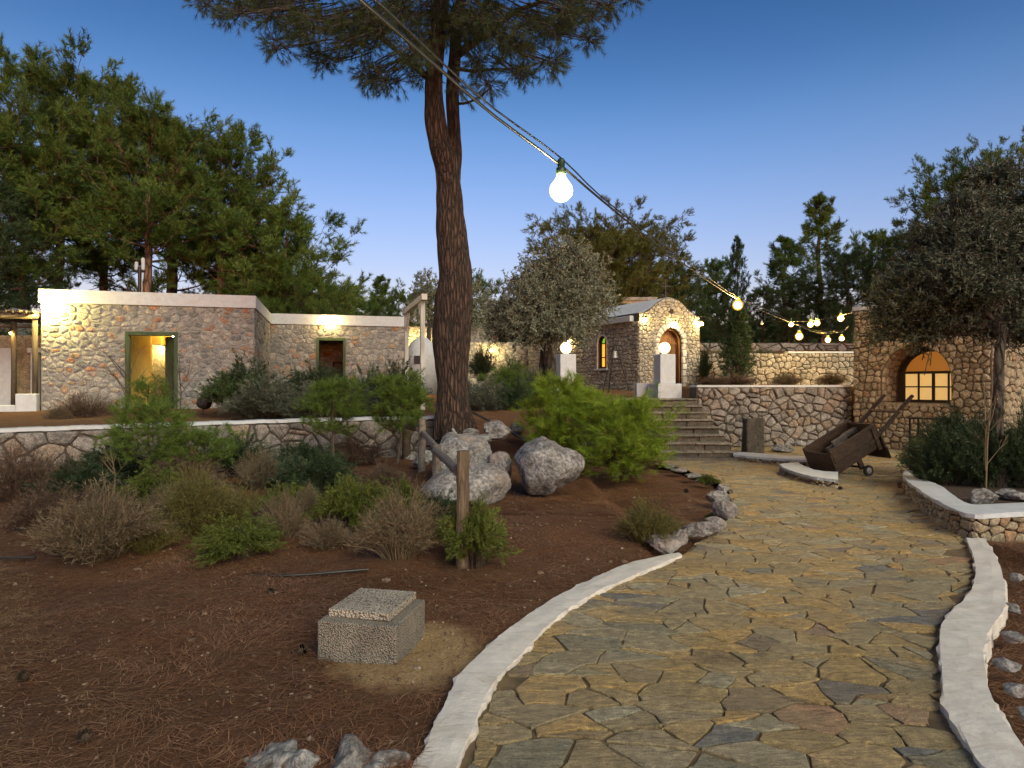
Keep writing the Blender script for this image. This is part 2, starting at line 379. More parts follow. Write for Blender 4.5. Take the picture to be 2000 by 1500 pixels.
# path outline on the ground (left side going away, right side coming back)
kerbL_out = [(770,1640),(815,1500),(850,1410),(892,1325),(942,1270),(1000,1222),(1080,1168),(1160,1128),(1235,1097),(1326,1079)]
kerbL_in  = [(850,1640),(893,1500),(925,1420),(957,1345),(1012,1283),(1092,1203),(1162,1158),(1242,1122),(1332,1084)]
kerbR_in  = [(2120,1640),(1925,1500),(1872,1418),(1843,1360),(1836,1290),(1835,1225),(1860,1190),(1893,1155),(1904,1120),(1900,1085),(1886,1050)]
kerbR_out = [(2240,1640),(2060,1520),(1990,1440),(1945,1375),(1923,1290),(1926,1255),(1940,1222),(1966,1180),(1958,1120),(1945,1085),(1925,1052)]
def gline(L, z=0.0): return np.array([G(a, b, z) for a, b in L])
KLI, KLO, KRI, KRO = gline(kerbL_in, .0), gline(kerbL_out, .0), gline(kerbR_in, .0), gline(kerbR_out, .0)
edge_left = [(1332,1084),(1360,1062),(1408,1030),(1432,1000),(1424,960),(1398,938),(1360,925),(1310,908)]
planter_face = [(1886,1052),(1838,1020),(1800,989),(1770,963),(1753,950),(1756,934)]
PATH = np.array([[-1.2, -2.0], [-.75, .6]] + [tuple(p[:2]) for p in KLI] + [tuple(G(a, b)[:2]) for a, b in edge_left[1:]]
    + [(1.2, 13.3), (4.6, 13.9), (4.6, 15.7), (8.25, 16.3), (9.75, 13.2), (7.8, 11.6)] + [tuple(G(a, b)[:2]) for a, b in planter_face[::-1]] + [tuple(p[:2]) for p in KRI[::-1]] + [(2.9, .6), (3.0, -2.0)])
def in_poly(x, y, poly):
    x = np.asarray(x, float); y = np.asarray(y, float); ins = np.zeros(x.shape, bool)
    n = len(poly); j = n - 1
    for i in range(n):
        xi, yi = poly[i]; xj, yj = poly[j]
        c = ((yi > y) != (yj > y)) & (x < (xj - xi) * (y - yi) / (yj - yi + 1e-12) + xi)
        ins ^= c; j = i
    return ins
def dist_poly(x, y, poly, closed=True):
    d = np.full(np.shape(x), 1e9); n = len(poly)
    for i in range(n if closed else n - 1):
        ax, ay = poly[i]; bx, by = poly[(i + 1) % n]
        vx, vy = bx - ax, by - ay; t = np.clip(((x-ax)*vx + (y-ay)*vy) / (vx*vx + vy*vy + 1e-12), 0, 1)
        d = np.minimum(d, np.hypot(x - ax - t*vx, y - ay - t*vy))
    return d
def H(x, y, detail=True):
    x = np.asarray(x, float); y = np.asarray(y, float)
    wy = np.interp(x, WALLX, WALLY)
    left = .70 * sstep(wy + .12, wy + .28, y) + .10 * sstep(14, 19, y)
    mid = np.interp(y, [9.6, 11.2, 12.3, 13.0, 15, 17, 20], [0, .22, .52, .72, 1.0, 1.18, 1.28])
    mid = mid
    st = np.interp(y, [13.3, 13.6, 15.9, 16.1, 20], [-.1, -.1, 1.0, 1.14, 1.26])
    tx_ = sstep(0, .1, x - 6.25 - (y - 20.9) * .2)
    wr = 15.6 + (x - 4.3) * .175 + .25
    right = 1.38 * sstep(wr - .08, wr + .08, y) + .55 * sstep(20.85, 20.95, y) * tx_ + .52 * sstep(21.5, 21.62, y) * tx_ + .7 * sstep(27.9, 28.1, y) * tx_
    z = left * (1 - sstep(-1.75, -1.0, x)) + mid * sstep(-1.75, -1.0, x)
    a = sstep(1.15, 1.35, x); z = z * (1 - a) + st * a
    a = sstep(4.35, 4.42, x); z = z * (1 - a) + right * a
    z = z + 1.2 * sstep(26, 45, y) * sstep(8, 0, x) + 3.0 * sstep(45, 110, y) + .02 * np.clip(y - 110, 0, 400)
    if detail:
        ins = in_poly(x, y, PATH); dp = dist_poly(x, y, PATH)
        near = np.where(ins, 0, np.clip((dp - .02) / .3, 0, 1))
        nz = (vnoise(x, y, .9, 1) - .5) * .10 + (vnoise(x, y, 3.1, 2) - .5) * .035 + (vnoise(x, y, 9, 3) - .5) * .014
        z = z + nz * near + np.where(ins, -.035, .012 * near)
    return z
def axis(lo, hi, step, far, growth=1.22):
    a = list(np.arange(lo, hi, step)); s = step; v = hi
    while v < far: a.append(v); s *= growth; v += s
    a.append(far); s = step; v = lo - step
    pre = []
    while v > -far: pre.append(v); s *= growth; v -= s
    pre.append(-far); return np.array(pre[::-1] + a)
xs = axis(-9.5, 9.5, .085, 400); ys = axis(-1, 17.5, .085, 500)
ys = ys[ys > -60]
gx, gy = np.meshgrid(xs, ys); gz = H(gx, gy)
nx, ny = len(xs), len(ys)
idx = np.arange(nx * ny).reshape(ny, nx)
q = np.stack([idx[:-1, :-1], idx[:-1, 1:], idx[1:, 1:], idx[1:, :-1]], -1).reshape(-1, 4)
def mat_ground():
    m, nt, b = M_new('ground_soil')
    p = pos(nt)
    big = noise(nt, .45, 5, .6, p); mid_ = noise(nt, 3.5, 6, .7, p, .5)
    fib = noise(nt, 1, 10, .75, pos(nt, (28, 70, 40)), 1.5); fib2 = noise(nt, 1, 8, .75, pos(nt, (75, 30, 40)), 1.5)
    fine = math_n(nt, 'MULTIPLY', math_n(nt, 'ADD', fib, fib2), .5)
    red = ramp(nt, [(.38, (.034,.015,.008)), (.5, (.14,.066,.033)), (.64, (.32,.165,.085))], fine)
    soil = ramp(nt, [(.35, (.07,.042,.024)), (.5, (.15,.09,.05)), (.66, (.25,.16,.09))], fine)
    c = mixc(nt, red, soil, ramp(nt, [(.48, (0,)*3), (.64, (.8,)*3)], mid_))
    c = mixc(nt, c, ramp(nt, [(.3, (.7,)*3), (.7, (1.15,)*3)], big), 1.0, 'MULTIPLY')
    # pale sandy patch round the concrete box
    d = nd(nt, 'ShaderNodeVectorMath', operation='DISTANCE'); nt.links.new(p, d.inputs[0]); d.inputs[1].default_value = (-.56, 3.72, 0)
    dd = math_n(nt, 'ADD', d.outputs['Value'], math_n(nt, 'MULTIPLY', math_n(nt, 'SUBTRACT', mid_, .5), .55))
    sand = ramp(nt, [(.3, (.22,.15,.075)), (.6, (.47,.33,.17))], noise(nt, 60, 5, .7, p))
    c = mixc(nt, c, sand, ramp(nt, [(.33, (1,)*3), (.50, (0,)*3)], dd))
    nt.links.new(c, b.inputs['Base Color']); b.inputs['Roughness'].default_value = .95
    b.inputs['Specular IOR Level'].default_value = .15
    bump(nt, b, math_n(nt, 'ADD', fine, math_n(nt, 'MULTIPLY', mid_, .4)), 1.0, .035)
    return m
ground = tag(link('ground', mesh_np('ground', np.stack([gx.ravel(), gy.ravel(), gz.ravel()], 1), [q], [mat_ground()], True)), kind='structure')

# ------------------------------------------------------------------ Voronoi masonry
def clip_half(poly, nx_, ny_, c):
    """keep nx*x+ny*y <= c"""
    out = []; n = len(poly)
    for i in range(n):
        a = poly[i]; b = poly[(i+1) % n]
        da = nx_*a[0] + ny_*a[1] - c; db = nx_*b[0] + ny_*b[1] - c
        if da <= 0: out.append(a)
        if (da < 0 < db) or (db < 0 < da):
            t = da / (da - db); out.append((a[0] + t*(b[0]-a[0]), a[1] + t*(b[1]-a[1])))
    return out
def voronoi(seeds, ghosts, domain, k):
    """cells of seeds; v is stretched by k while computing (k>1 gives wide stones)"""
    S = np.array(seeds, float) * [1, k]
    A = S if not len(ghosts) else np.concatenate([S, np.array(ghosts, float) * [1, k]])
    dom = [(x, y * k) for x, y in domain]
    cells = []
    for i, s in enumerate(S):
        d2 = ((A - s) ** 2).sum(1); order = np.argsort(d2)[1:22]
        poly = list(dom)
        for j in order:
            if d2[j] < 1e-8: continue
            o = A[j]; n = o - s; c = (o @ o - s @ s) / 2
            poly = clip_half(poly, n[0], n[1], c)
            if len(poly) < 3: break
        cells.append([(x, y / k) for x, y in poly] if len(poly) >= 3 else None)
    return cells
def poly_area(p):
    a = 0
    for i in range(len(p)):
        x0, y0 = p[i]; x1, y1 = p[(i+1) % len(p)]; a += x0*y1 - x1*y0
    return a / 2
def inset(poly, d):
    """inset a convex polygon by clipping with shifted edges"""
    out = list(poly); n = len(poly)
    if poly_area(poly) < 0: poly = poly[::-1]; out = list(poly)
    for i in range(n):
        a = poly[i]; b = poly[(i+1) % n]; ex, ey = b[0]-a[0], b[1]-a[1]; L = math.hypot(ex, ey)
        if L < 1e-6: continue
        nx_, ny_ = ey/L, -ex/L
        out = clip_half(out, nx_, ny_, nx_*a[0] + ny_*a[1] - d)
        if len(out) < 3: return None
    # drop tiny edges
    res = []
    for p in out:
        if not res or math.hypot(p[0]-res[-1][0], p[1]-res[-1][1]) > .008: res.append(p)
    if len(res) > 2 and math.hypot(res[0][0]-res[-1][0], res[0][1]-res[-1][1]) < .008: res.pop()
    return res if len(res) >= 3 else None
WARP = [0.0]
def warp(p):
    a = WARP[0]; x, y = np.array([p[0]]), np.array([p[1]])
    return (p[0] + a*float((vnoise(x, y, 4.5, 31) - .5)[0] + .5*(vnoise(x, y, 13, 33) - .5)[0]), p[1] + a*float((vnoise(x, y, 4.5, 32) - .5)[0] + .5*(vnoise(x, y, 13, 34) - .5)[0]))
def soften(poly, r, rng, jit):
    if WARP[0]:
        q_ = []
        for i in range(len(poly)):
            a, b = poly[i], poly[(i+1) % len(poly)]; q_.append(a)
            if math.hypot(a[0]-b[0], a[1]-b[1]) > .13: q_.append(((a[0]+b[0])/2, (a[1]+b[1])/2))
        poly = [warp(p) for p in q_]
    out = []; n = len(poly)
    for i in range(n):
        p = np.array(poly[i]); a = np.array(poly[i-1]); b = np.array(poly[(i+1) % n])
        ta = min(.4, r / (np.linalg.norm(a-p) + 1e-6)); tb = min(.4, r / (np.linalg.norm(b-p) + 1e-6))
        out.append(p + (a-p)*ta); out.append(p + (b-p)*tb)
    return [o + rng.uniform(-jit, jit, 2) for o in out]
def stone_vf(poly, back, front, rng, bev, mapf):
    """solid from a convex outline: flanks, bevel ring, rough cap"""
    P2 = np.array(poly); n = len(P2); c = P2.mean(0)
    R = np.linalg.norm(P2 - c, axis=1).mean() + 1e-6
    f2 = 1 - min(.45, bev / R)
    mid = c + (P2 - c) * 1.0
    inn = c + (P2 - c) * f2
    tilt = rng.uniform(-.25, .25, 2) * (front)
    zi = front + ((inn - c) @ tilt) / R * .6 + rng.uniform(-.12, .12, n) * front
    zm = np.full(n, front * .45)
    V = np.concatenate([np.c_[P2, np.full(n, back)], np.c_[mid, zm], np.c_[inn, zi]])
    i = np.arange(n); j = (i + 1) % n
    quads = [(a, b, b + n, a + n) for a, b in zip(i, j)] + [(a + n, b + n, b + 2*n, a + 2*n) for a, b in zip(i, j)]
    ctr = len(V); V = np.concatenate([V, [[c[0], c[1], front * rng.uniform(.95, 1.25)]]])
    tris = [(a + 2*n, b + 2*n, ctr) for a, b in zip(i, j)]
    return mapf(V), quads + tris
def place_stones(parent, name, polys, mapf, mat, rng, joint=.012, relief=.03, back=-.02, bev=.03, cap=300, rnd=.03, jit=.004, stuff_name='stonework'):
    items = []
    for p in polys:
        if p is None: continue
        p = inset(p, joint * rng.uniform(.7, 1.5) / 2)
        if p is None or abs(poly_area(p)) < .0006: continue
        p = soften(p, rnd * rng.uniform(.5, 1.3), rng, jit)
        V, Fc = stone_vf(p, back, relief * rng.uniform(.55, 1.4), rng, bev, mapf)
        c = V.mean(0); dist = np.linalg.norm(c - [0, 0, EYE])
        size = abs(poly_area([tuple(a) for a in p])) / dist ** 2
        vis = c[1] > .3 and abs(c[0] / c[1]) < .80 and c[2] < EYE + c[1] * .6 and c[2] > EYE - c[1] * .6
        items.append((size * (1 if vis else .001), V, Fc, c))
    items.sort(key=lambda t: -t[0])
    off = np.array(parent.location) if parent is not None else np.zeros(3)
    for s, V, Fc, c in items[:cap]:
        link(name, mesh_py(name, V - c, Fc, mat), parent, tuple(c - off))
    if len(items) > cap:
        b = MB()
        for s, V, Fc, c in items[cap:]: b.add(V - off, Fc)
        o = b.build(stuff_name, mat, parent); o['kind'] = 'stuff'
    return len(items)
def course_seeds(rng, L, top, ch, cw, opens=(), jit=.3, z0=0.0):
    """rough courses: seeds row by row; top: function of u or number. Returns seeds, ghosts"""
    T = top if callable(top) else (lambda u: top)
    tm = max(T(u) for u in np.linspace(0, L, 15))
    seeds, ghosts = [], []
    v = z0; row = 0
    while v < tm:
        h = ch * rng.uniform(.7, 1.35)
        if v + h > tm - ch * .4: h = tm - v
        u = rng.uniform(-.5, 0) * cw
        while u < L:
            w = cw * rng.uniform(.55, 1.6)
            cu, cv = u + w/2 + rng.uniform(-jit, jit) * w * .5, v + h/2 + rng.uniform(-jit, jit) * h
            if rng.rand() < .10 and h > ch * .9:       # two thin stones instead of one
                cand = [(cu, v + h*.27), (cu + rng.uniform(-.03, .03), v + h*.76)]
            else: cand = [(cu, cv)]
            for c in cand:
                if -.02 < c[0] < L + .02 and c[1] < T(min(max(c[0], 0), L)) + .02: seeds.append((min(max(c[0], .03), L - .03), c[1]))
            u += w
        v += h
    def side(s, o):
        """None outside far, 'in', or mirrored point"""
        if o[0] == 'rect':
            _, u0, u1, v0, v1 = o
            if u0 < s[0] < u1 and v0 < s[1] < v1: return 'in'
            dx = max(u0 - s[0], 0, s[0] - u1); dy = max(v0 - s[1], 0, s[1] - v1)
            if max(dx, dy) > .45 : return None
            if dx > 0 and dy > 0: return None
            if dx > 0: return (2*u0 - s[0], s[1]) if s[0] < u0 else (2*u1 - s[0], s[1])
            return (s[0], 2*v0 - s[1]) if s[1] < v0 else (s[0], 2*v1 - s[1])
        _, uc, r, v0, vs = o
        if s[1] > vs:
            d = math.hypot(s[0]-uc, s[1]-vs)
            if d < r: return 'in'
            if d > r + .4: return None
            k = (2*r - d) / d; return (uc + (s[0]-uc)*k, vs + (s[1]-vs)*k)
        if abs(s[0]-uc) < r and s[1] > v0: return 'in'
        if s[1] < v0: return (s[0], 2*v0 - s[1]) if abs(s[0]-uc) < r and v0 - s[1] < .4 else None
        e = uc + math.copysign(r, s[0]-uc)
        return (2*e - s[0], s[1]) if abs(s[0]-e) < .4 else None
    for o in opens:
        keep = []
        for s in seeds:
            r = side(s, o)
            if r == 'in': continue
            keep.append(s)
            if r is not None: ghosts.append(r)
        seeds = keep
    return seeds, ghosts
def frame_map(O, ang):
    """u along angle ang, v up, n outward (to the right-hand side looking along u is outward = -y for ang 0)"""
    c, s = math.cos(ang), math.sin(ang)
    U = np.array([c, s, 0]); N = np.array([s, -c, 0]); O = np.array(O, float)
    return lambda V: O + V[:, :1] * U + V[:, 1:2] * np.array([0, 0, 1.0]) + V[:, 2:3] * N
def core_wall(L, top, opens, thick, mapf, z0=-.3):
    """plain wall body behind the stones, with real openings"""
    T = top if callable(top) else (lambda u: top)
    us = set(np.linspace(0, L, 13))
    for o in opens:
        if o[0] == 'rect': us |= {o[1], o[2]}
        else: us |= set(o[1] + o[2] * np.cos(np.linspace(0, math.pi, 15)))
    us = sorted(u for u in us if 0 <= u <= L)
    b = MB()
    def lims(o, u):
        if o[0] == 'rect': return o[3], o[4]
        return o[3], o[4] + math.sqrt(max(0, o[2]**2 - (u-o[1])**2))
    for a, c in zip(us[:-1], us[1:]):
        if c - a < 1e-6: continue
        m = (a + c) / 2; segs = []
        oo = [o for o in opens if (o[1] < m < o[2] if o[0] == 'rect' else abs(m - o[1]) < o[2])]
        if oo:
            o = oo[0]; (la, ha), (lc, hc) = lims(o, a), lims(o, c)
            if la > z0 + .01: segs.append((z0, z0, la, lc))
            segs.append((ha, hc, T(a), T(c)))
        else: segs.append((z0, z0, T(a), T(c)))
        for (a0, c0, a1, c1) in segs:
            V = np.array([(a,a0,0),(c,c0,0),(c,c1,0),(a,a1,0),(a,a0,-thick),(c,c0,-thick),(c,c1,-thick),(a,a1,-thick)], float)
            b.add(mapf(V), [(0,1,2,3),(5,4,7,6),(3,2,6,7),(1,0,4,5),(0,3,7,4),(2,1,5,6)])
    return b
def move(b, off):
    b.V = [(v[0]-off[0], v[1]-off[1], v[2]-off[2]) for v in b.V]; return b
def mbox_map(b, mapf, u0, u1, v0, v1, n0, n1):
    V = np.array([(u0,v0,n0),(u1,v0,n0),(u1,v1,n0),(u0,v1,n0),(u0,v0,n1),(u1,v0,n1),(u1,v1,n1),(u0,v1,n1)], float)
    return b.add(mapf(V), [(0,1,2,3),(5,4,7,6),(3,2,6,7),(1,0,4,5),(0,3,7,4),(2,1,5,6)])

# ------------------------------------------------------------------ paving
path = tag(link('path', mesh_py('path', [(x, y, -.005) for x, y in PATH], [tuple(range(len(PATH)))], MT['mortar_path'])), kind='structure')
rng = RNG(11)
cand = rng.uniform([-2.0, .6], [10.4, 16.6], (11000, 2))
seeds = []
for c in cand:
    dmin = rng.choice([.095, .12, .15, .19], p=[.35, .25, .2, .2])
    if not seeds or (((np.array(seeds) - c) * [.72, 1]) ** 2).sum(1).min() > dmin ** 2: seeds.append(c)
seeds = np.array(seeds)
m = in_poly(seeds[:, 0], seeds[:, 1], PATH) | (dist_poly(seeds[:, 0], seeds[:, 1], PATH) < .8)
seeds = seeds[m]
rot = rng.uniform(-.2, .2)
cells = voronoi(seeds, [], [(-3, -1), (11, -1), (11, 17), (-3, 17)], 1.75)
dp = dist_poly(seeds[:, 0], seeds[:, 1], PATH); ins = in_poly(seeds[:, 0], seeds[:, 1], PATH)
cells = [c for c, i, d in zip(cells, ins, dp) if c is not None and (i or d < .3) and poly_area(c) and max(math.hypot(p[0]-c[0][0], p[1]-c[0][1]) for p in c) < 1.6]
def to_path(c):
    c = np.array(c); bad = ~in_poly(c[:, 0], c[:, 1], PATH)
    for i in np.where(bad)[0]:
        best = None
        for j in range(len(PATH)):
            a, b_ = PATH[j], PATH[(j+1) % len(PATH)]; v = b_ - a; t = min(1, max(0, ((c[i] - a) @ v) / (v @ v + 1e-9))); q_ = a + v*t; dq = np.hypot(*(c[i] - q_))
            if best is None or dq < best[0]: best = (dq, q_)
        c[i] = best[1]
    return [tuple(p) for p in c]
cells = [to_path(c) for c in cells]
shards = []
for c in cells:
    if len(c) >= 4 and abs(poly_area(c)) > .03 and rng.rand() < .45:
        cen = np.mean(c, axis=0) + rng.uniform(-.03, .03, 2); a_ = rng.uniform(0, math.pi); n_ = (math.cos(a_), math.sin(a_)*1.5); cc_ = n_[0]*cen[0] + n_[1]*cen[1]
        for sg in (1, -1):
            h_ = clip_half(c, sg*n_[0], sg*n_[1], sg*cc_)
            if len(h_) >= 3: shards.append(h_)
    else: shards.append(c)
cells = shards
WARP[0] = .11
place_stones(path, 'flagstone', cells, lambda V: np.c_[V[:, 0], V[:, 1], V[:, 2] * .55 + .001 + 0 * V[:, 0]], MT['flag'], rng, joint=.011, relief=.009, back=-.02, bev=.005, cap=300, rnd=.006, jit=.007, stuff_name='distant_flagstones')
WARP[0] = .05

# ------------------------------------------------------------------ kerbs and low planter walls
def resample(L, n):
    L = np.array(L, float); s = np.r_[0, np.cumsum(np.linalg.norm(np.diff(L, axis=0), axis=1))]
    t = np.linspace(0, s[-1], n); 
    # smooth interpolation (Catmull-Rom through the points)
    out = []
    for v in t:
        i = min(max(np.searchsorted(s, v) - 1, 0), len(L) - 2); f = (v - s[i]) / (s[i+1] - s[i] + 1e-9)
        p0 = L[max(i-1, 0)]; p1 = L[i]; p2 = L[i+1]; p3 = L[min(i+2, len(L)-1)]
        out.append(.5 * ((2*p1) + (-p0+p2)*f + (2*p0-5*p1+4*p2-p3)*f*f + (-p0+3*p1-3*p2+p3)*f**3))
    return np.array(out)
def ribbon(name, A, B, zt, zb, mat, parent=None, seed=0, wob=.008, n=120):
    """a cast band between two outlines, rough rounded edges"""
    r = RNG(seed); A = resample(A, n); B = resample(B, n)
    zt = np.interp(np.linspace(0, 1, n), np.linspace(0, 1, len(zt)), zt) if not np.isscalar(zt) else np.full(n, zt)
    def wobble(k): 
        w = r.uniform(-1, 1, n + 8); return np.convolve(w, np.ones(k)/k, 'same')[4:n+4]
    zlow = zt - .045 if zb == 'slab' else np.full(n, zb)
    rows = []
    for f, dz in ((0, 'b'), (0, -.006), (.02, 0), (.35, .002), (.65, .002), (.98, 0), (1, -.006), (1, 'b')):
        p = A * (1-f) + B * f
        e = wobble(3) * wob * (1.6 if f in (0, 1) else .4); w = (B - A); w = w / (np.linalg.norm(w[:, :2], axis=1)[:, None] + 1e-9)
        p = p[:, :2] + w[:, :2] * e[:, None]
        z = zlow if dz == 'b' else zt + dz + wobble(5) * .006
        rows.append(np.c_[p, z])
    V = np.concatenate(rows); k = len(rows); i = np.arange(n - 1)
    q = np.concatenate([np.stack([a*n+i, a*n+i+1, (a+1)*n+i+1, (a+1)*n+i], 1) for a in range(k-1)])
    c = V.mean(0) * [1, 1, 0]
    ends = [np.array([[a*n for a in range(k)][::-1]]), np.array([[a*n + n-1 for a in range(k)]])]
    o = link(name, mesh_np(name, V - c, [q] + ends, [mat], False), parent)
    if parent is None: o.location = c
    else: o.location = tuple(c - np.array(parent.location))
    return o
k = ribbon('kerb', gline(kerbL_out, .03), gline(kerbL_in, .03), .03, -.08, MT['whitewash_kerb'], seed=1, wob=.018)
tag(k, 'curved whitewashed kerb between the pine litter and the paving, left edge of the path', 'kerb', 'whitewashed path kerbs')
k = ribbon('kerb', gline(kerbR_in, .035), gline(kerbR_out, .035), .035, -.08, MT['whitewash_kerb'], seed=2, wob=.018)
tag(k, 'wavy whitewashed kerb along the right edge of the path in front of the planter', 'kerb', 'whitewashed path kerbs')

def planter(label, face, back, z, seed, group, size=.14):
    """low wall: face = top outer line (px), back = top inner line (px), z = heights"""
    r = RNG(seed)
    Fp = np.array([G(a, b, zz) for (a, b), zz in zip(face, z)]); Bp = np.array([G(a, b, zz) for (a, b), zz in zip(back, z)])
    root = thing('planter_wall', label, 'low wall', (Fp[:, 0].mean(), Fp[:, 1].mean(), 0), group=group)
    ribbon('white_coping', Fp, Bp, z, 'slab', MT['whitewash'], root, seed, wob=.012, n=70).location.z = 0
    ribbon('wall_core', Fp*.92 + Bp*.08, Fp*.08 + Bp*.92, np.array(z) - .03, -.06, MT['mortar_dark'], root, seed, wob=.002, n=70).location.z = 0
    # stone face under the coping
    n = 60; C = resample(Fp, n); s = np.r_[0, np.cumsum(np.linalg.norm(np.diff(C[:, :2], axis=0), axis=1))]
    T = np.gradient(C, axis=0)[:, :2]; T /= np.linalg.norm(T, axis=1)[:, None]; N = np.c_[T[:, 1], -T[:, 0]]
    Bc = resample(Bp, n); flip = np.sign(((Bc - C)[:, :2] * N).sum(1).mean()); N = -N * flip
    zt = np.interp(np.linspace(0, 1, n), np.linspace(0, 1, len(z)), z)
    def mapf(V):
        u = V[:, 0]; h = np.interp(u, s, zt) / max(z)
        x = np.interp(u, s, C[:, 0]) + np.interp(u, s, N[:, 0]) * (V[:, 2] - .012)
        y = np.interp(u, s, C[:, 1]) + np.interp(u, s, N[:, 1]) * (V[:, 2] - .012)
        return np.c_[x, y, V[:, 1] * h - .01]
    top = max(z) - .025
    sd, gh = course_seeds(r, s[-1], top, min(.11, top * .6), size, ())
    place_stones(root, 'stone', voronoi(sd, gh, [(0, -.03), (s[-1], -.03), (s[-1], top), (0, top)], 1.3), mapf, MT['stone_right'], r, joint=.012, relief=.02, back=-.03, bev=.02, rnd=.02)
    return root
pf = [(2050,1000),(2000,1000),(1940,1004),(1910,1006),(1876,1001),(1840,988),(1810,976),(1782,958),(1766,940),(1765,924),(1774,913)]
pb = [(2050,980),(2000,981),(1940,984),(1908,986),(1884,982),(1852,963),(1828,948),(1796,937),(1784,930),(1782,922),(1782,916)]
pz = [.25,.25,.245,.24,.236,.21,.18,.14,.11,.10,.09]
planter('white topped rubble planter wall curving round the dark shrubs on the right', pf, pb, pz, 21, 'white topped planter walls', .13)
planter('short curved white topped planter wall under the front end of the wooden cart', [(1522,906),(1530,913),(1556,922),(1592,931),(1637,936)], [(1560,902),(1566,907),(1588,916),(1612,920),(1637,921)], [.13,.13,.13,.13,.13], 22, 'white topped planter walls', .12)
planter('long narrow white topped kerb wall at the foot of the rubble retaining wall', [(1432,887),(1470,891),(1530,896),(1600,899)], [(1434,882),(1472,884),(1532,889),(1600,892)], [.12,.12,.12,.12], 23, 'white topped planter walls', .14)
def soil_patch(pts, z, name='soil'):
    V = [(*G(a, b, zz)[:2], zz) for (a, b), zz in zip(pts, z)]
    o = tag(link(name, mesh_py(name, V, [tuple(range(len(V)))], MT['soil'])), kind='structure'); return o
MT['soil'] = mat_plain('soil', (.07,.045,.03), var=.6, bs=1.0, bscale=40, scale=12)
soil_patch([(2300,975),(1990,982),(1908,984),(1884,980),(1852,961),(1828,946),(1796,935),(1783,920),(1790,893),(1990,900),(2300,905)], [.17,.17,.17,.17,.15,.12,.09,.07,.03,.03,.03], 'planter_soil')

# ------------------------------------------------------------------ retaining walls
def stone_wall(name, label, cat, O, ang, L, z0, top, thick, mat, mort, seed, ch, cw, k, joint, relief, opens=(), coping=None, group=None, cap=300, jit=.3, rnd=.03, mapf=None, bev=.03, sjit=.006):
    r = RNG(seed); mp = mapf or frame_map((O[0], O[1], z0), ang)
    root = thing(name, label, cat, (O[0], O[1], z0), group=group)
    T = top if callable(top) else (lambda u: top)
    core = move(core_wall(L, top, opens, thick, mp), root.location); core.build('wall_core', mort, root)
    sd, gh = course_seeds(r, L, top, ch, cw, opens, jit)
    dom = [(0, 0), (L, 0)] + [(u, T(u)) for u in (np.linspace(L, 0, 12) if callable(top) else (L, 0))]
    place_stones(root, 'stone', voronoi(sd, gh, dom, k), mp, mat, r, joint=joint, relief=relief, back=-.02, bev=bev, cap=cap, rnd=rnd, jit=sjit)
    return root, mp
# left garden wall follows a gentle curve
LWc = resample(np.array([(-10.6, 8.6, 0), (-9.5, 9.42, 0), (-7.9, 10.25, 0), (-5.5, 11.85, 0), (-3.5, 12.95, 0), (-2.07, 13.45, 0), (-1.25, 13.6, 0)]), 60)
LWs = np.r_[0, np.cumsum(np.linalg.norm(np.diff(LWc, axis=0), axis=1))]; LWL = LWs[-1]
LWT = np.gradient(LWc, axis=0)[:, :2]; LWT /= np.linalg.norm(LWT, axis=1)[:, None]
def lw_map(V):
    u = V[:, 0]; tx = np.interp(u, LWs, LWT[:, 0]); ty = np.interp(u, LWs, LWT[:, 1])
    return np.c_[np.interp(u, LWs, LWc[:, 0]) + ty * V[:, 2], np.interp(u, LWs, LWc[:, 1]) - tx * V[:, 2], V[:, 1] - .05]
lwall, _ = stone_wall('retaining_wall', 'long low rubble retaining wall below the left stone house, ending at the big pine', 'wall', (LWc[0][0], LWc[0][1]), 0, LWL, 0, lambda u: .78 + .05 * u / LWL, .36, MT['stone_rubble'], MT['mortar_dark'], 31, .19, .33, 1.25, .028, .05, mapf=lw_map, jit=.55, bev=.045)
b = MB()
for i in range(0, 57):
    u = np.array([LWs[i], LWs[i+1]]); V = []
    for uu in u:
        for n_, v_ in ((.03, .79), (.03, .845), (-.30, .845), (-.30, .79)): V.append((uu, v_ + .05 * uu / LWL + (.004 * math.sin(i * 1.7)), n_))
    b.add(lw_map(np.array(V)), [(0,4,5,1),(1,5,6,2),(2,6,7,3),(3,7,4,0)] + ([(0,1,2,3)] if i == 0 else []) + ([(4,7,6,5)] if i == 56 else []))
move(b, lwall.location).build('white_coping', MT['whitewash'], lwall)
rwall, rmp = stone_wall('retaining_wall', 'tall rubble retaining wall with white top between the steps and the arched window house', 'wall', (4.32, 15.62), math.atan2(.7, 3.95), 4.05, 0, 1.42, .38, MT['stone_rubble'], MT['mortar_dark'], 32, .15, .25, 1.3, .022, .05, jit=.6)
b = mbox_map(MB(), rmp, 0, 4.02, 1.425, 1.475, -.36, .02); move(b, rwall.location).build('white_coping', MT['whitewash'], rwall)

